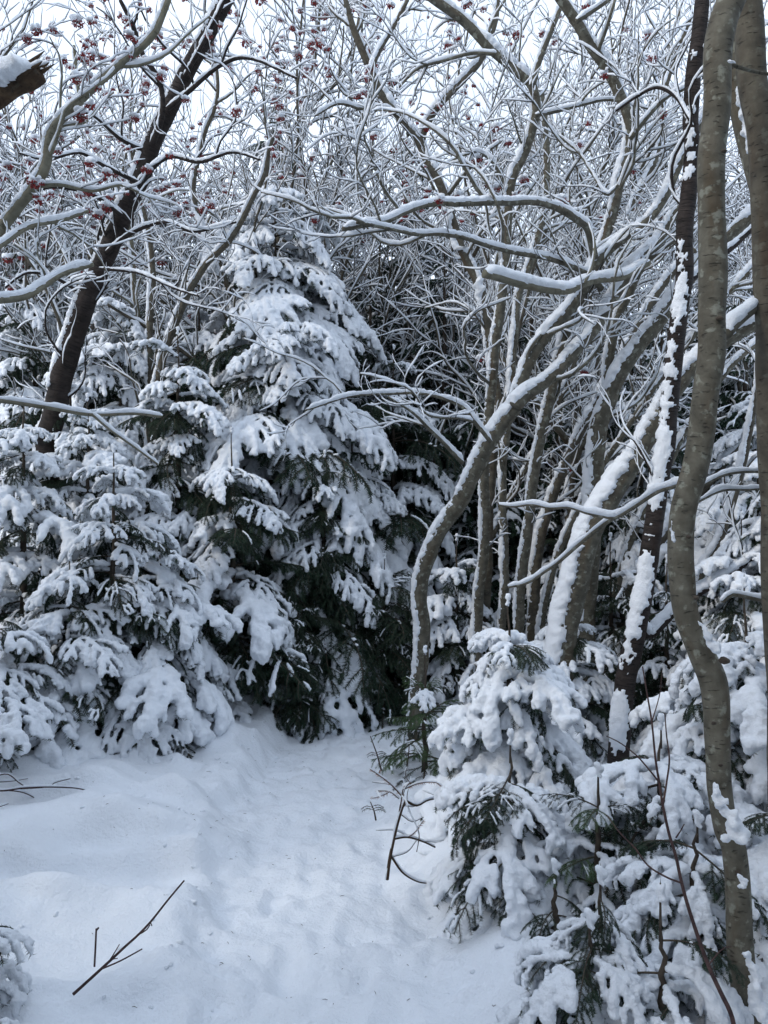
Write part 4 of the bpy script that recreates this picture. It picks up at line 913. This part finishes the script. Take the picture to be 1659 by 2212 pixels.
sprig('dead_twig', 'longest dark dead twig slanting up out of the snow, lower left', 'twig', [pw([(158, 2148), (200, 2110), (235, 2078), (270, 2045), (300, 2018), (328, 1988), (362, 1945), (398, 1902)], Y0, Y0 + .12, 7, 3.5), pw([(222, 2092), (255, 2078), (280, 2065), (307, 2050)], Y0, Y0, 4, 3), pw([(232, 2082), (245, 2062), (258, 2040)], Y0, Y0, 3, 2), pw([(296, 2020), (315, 2010), (324, 1998)], Y0, Y0, 3.5, 2.5), pw([(324, 1990), (328, 2000)], Y0, Y0, 3, 2.5), pw([(240, 2072), (254, 2070)], Y0, Y0, 3, 2)], M_REDTWIG, snow=False)
Y0 = gp(205, 2082)
sprig('dead_twig', 'short upright stick left of the longest dead twig', 'twig', [pw([(204, 2088), (206, 2050), (208, 2006)], Y0, Y0, 4.5, 4), pw([(208, 2010), (213, 2004)], Y0, Y0, 4, 4)], M_REDTWIG, snow=False)
Y0 = gp(0, 1730)
sprig('dead_twig', 'forked dead twigs reaching in from the left edge over the snow bank', 'twig', [pw([(-60, 1700), (0, 1708), (50, 1702), (100, 1700), (160, 1702), (200, 1710), (234, 1717)], Y0 - .3, Y0, 5, 2.5), pw([(-20, 1680), (15, 1672), (40, 1690), (58, 1702)], Y0 - .2, Y0 - .1, 3.5, 2), pw([(0, 1706), (50, 1712), (88, 1731)], Y0 - .2, Y0, 3, 2), pw([(40, 1704), (100, 1700), (120, 1690), (152, 1682)], Y0 - .1, Y0, 3, 2), pw([(-30, 1690), (20, 1688), (60, 1682)], Y0 - .2, Y0, 3, 1.5), pw([(-40, 1750), (0, 1742), (18, 1736)], Y0 - .4, Y0 - .3, 3, 2)], M_REDTWIG, seed=5)
# dead red-brown sprig at the trail edge
Y0 = 3.42
rb = [pw([(836, 1900), (843, 1850), (856, 1790), (868, 1748), (876, 1728)], Y0, Y0, 8, 5.5), pw([(877, 1730), (900, 1740), (925, 1728), (960, 1722)], Y0, Y0 + .1, 6, 4), pw([(850, 1812), (880, 1808), (915, 1818), (940, 1830)], Y0, Y0 + .05, 6, 4), pw([(845, 1850), (870, 1885), (905, 1905), (940, 1908), (975, 1915)], Y0, Y0 + .1, 5, 3),
      pw([(862, 1760), (868, 1720), (872, 1700), (885, 1690)], Y0, Y0, 4, 2.5), pw([(868, 1720), (845, 1695), (815, 1672), (800, 1662)], Y0, Y0 - .05, 3, 1.8), pw([(872, 1705), (905, 1692), (940, 1690), (955, 1700)], Y0, Y0, 3, 1.8), pw([(862, 1725), (842, 1710), (815, 1708)], Y0, Y0, 3, 1.8),
      pw([(876, 1728), (888, 1760), (905, 1800), (900, 1840)], Y0, Y0, 3, 2), pw([(868, 1760), (890, 1775), (915, 1765)], Y0, Y0, 3, 1.6), pw([(850, 1850), (880, 1840), (900, 1815)], Y0, Y0, 3, 1.6)]
_q = random.Random(8)
for _k in range(16):
    _a, _w = rb[_q.choice((0, 0, 1, 2, 3, 4, 5, 6, 7))]; _i = _q.randrange(1, len(_a)); _b, _c = grow(_a[_i], (_q.gauss(0, 1), _q.gauss(0, .5), _q.gauss(.1, .7)), _q.uniform(.06, .17), .0022, _q, 20, .1, .001, .02); rb.append((_b, _c))
sprig('dead_sprig', 'broken red-brown dead fir sprig at the right edge of the trail', 'twig', rb, M_DEAD, (M_BROWN, [rb[k][0] for k in (4, 5, 6, 7, 12, 15, 18)]), seed=9)
for (q, lb, sd_) in (([(824, 1665), (816, 1635), (808, 1612), (800, 1590)], 'tiny bare-tipped seedling standing in the trail snow beside the crooked tree', 1), ([(879, 1655), (882, 1635), (884, 1612)], 'tiny feathery fir seedling just right of the bare-tipped seedling', 2), ([(812, 1772), (808, 1752), (800, 1732)], 'tiny dark seedling at the trail edge left of the dead sprig', 3)):
    Yd = gp(*q[0]); a = pw(q, Yd, Yd, 4, 2); g = random.Random(sd_); side = []; m = a[0]
    for k in range(5):
        c = m[1] * (1 - k / 8) + m[-1] * k / 8 if sd_ != 1 else m[1] + (m[2] - m[1]) * k / 10; s = (-1) ** k
        side.append((np.array([c, c + [s * .03, 0, .008], c + [s * .055, .0, .004 - .01]]), np.array([.0016, .0014, .001])))
    sprig('fir_seedling', lb, 'seedling', [a] + side, M_STEM, (M_NEEDLE, [x[0] for x in side]), snow=False, seed=sd_)
# bits shaken out of the trees: bark and needle flecks, little fallen clumps
g = random.Random(12); mb = MB(); C, Rr = [], []
for k in range(170):
    y = g.uniform(2.4, 5.9); x = np.interp(y, CY, CX) + g.gauss(-.1, .55); a = g.uniform(0, 6.28); l = g.uniform(.003, .010)
    z = gz1(x, y) + .001; q = np.array([[x - l * math.cos(a), y - l * math.sin(a), z], [x, y, z + .002], [x + l * math.cos(a), y + l * math.sin(a), z]]); tube(mb, q, [.0006, .0011, .0006], 3)
link('needle_litter', mb.mesh('needle_litter', [M_STEM]), kind='stuff', label='dark needle and bark flecks scattered over the trail snow', category='litter')
for k in range(150):
    y = g.uniform(2.3, 6.0); d = g.choice((-1.15, -1.05, -1.3, 1.05, 1.2, -1.6, -2.2)) + g.gauss(0, .14); x = np.interp(y, CY, CX) + d * .47; r_ = min(.010, abs(g.gauss(.003, .004)) + .003)
    for _ in range(2): C.append((x + g.gauss(0, r_ * .6), y + g.gauss(0, r_ * .6), gz1(x, y) + r_ * .15)); Rr.append(r_)
link('snow_crumbs', blobs_to_snow(C, Rr, .0032, 3, name='snow_crumbs'), kind='stuff', label='crumbs and small fallen clumps of snow along the trail edges', category='snow')
# leafless sapling in front of the thick trunk
Yd = 2.08
ps = [pw([(1592, 2280), (1582, 2200), (1555, 2140), (1532, 2090), (1510, 2030), (1487, 1960), (1472, 1905), (1460, 1850), (1445, 1800), (1432, 1740), (1424, 1690), (1416, 1640), (1408, 1560), (1398, 1500), (1388, 1440)], Yd, Yd + .1, 11, 3),
      pw([(1432, 1740), (1440, 1690), (1446, 1640), (1440, 1590), (1436, 1540)], Yd, Yd, 5, 2.5), pw([(1424, 1690), (1400, 1660), (1375, 1632), (1340, 1605), (1310, 1590)], Yd, Yd, 4, 2), pw([(1460, 1810), (1470, 1795), (1478, 1780)], Yd, Yd, 4, 2.5),
      pw([(1474, 1908), (1440, 1895), (1400, 1870), (1370, 1830), (1340, 1800), (1310, 1760)], Yd, Yd + .1, 4.5, 2.5), pw([(1530, 2085), (1560, 2050), (1580, 2045)], Yd, Yd, 4, 2), pw([(1408, 1560), (1425, 1500), (1430, 1450)], Yd, Yd, 3, 1.5)]
sprig('bare_sapling', 'thin leafless dark sapling rising in front of the thick bent trunk', 'sapling', ps, M_REDTWIG, snow=False, seed=3)
print('boughs', NB, 'objects', len(bpy.data.objects), 'tris', sum(len(m.polygons) for m in bpy.data.meshes))
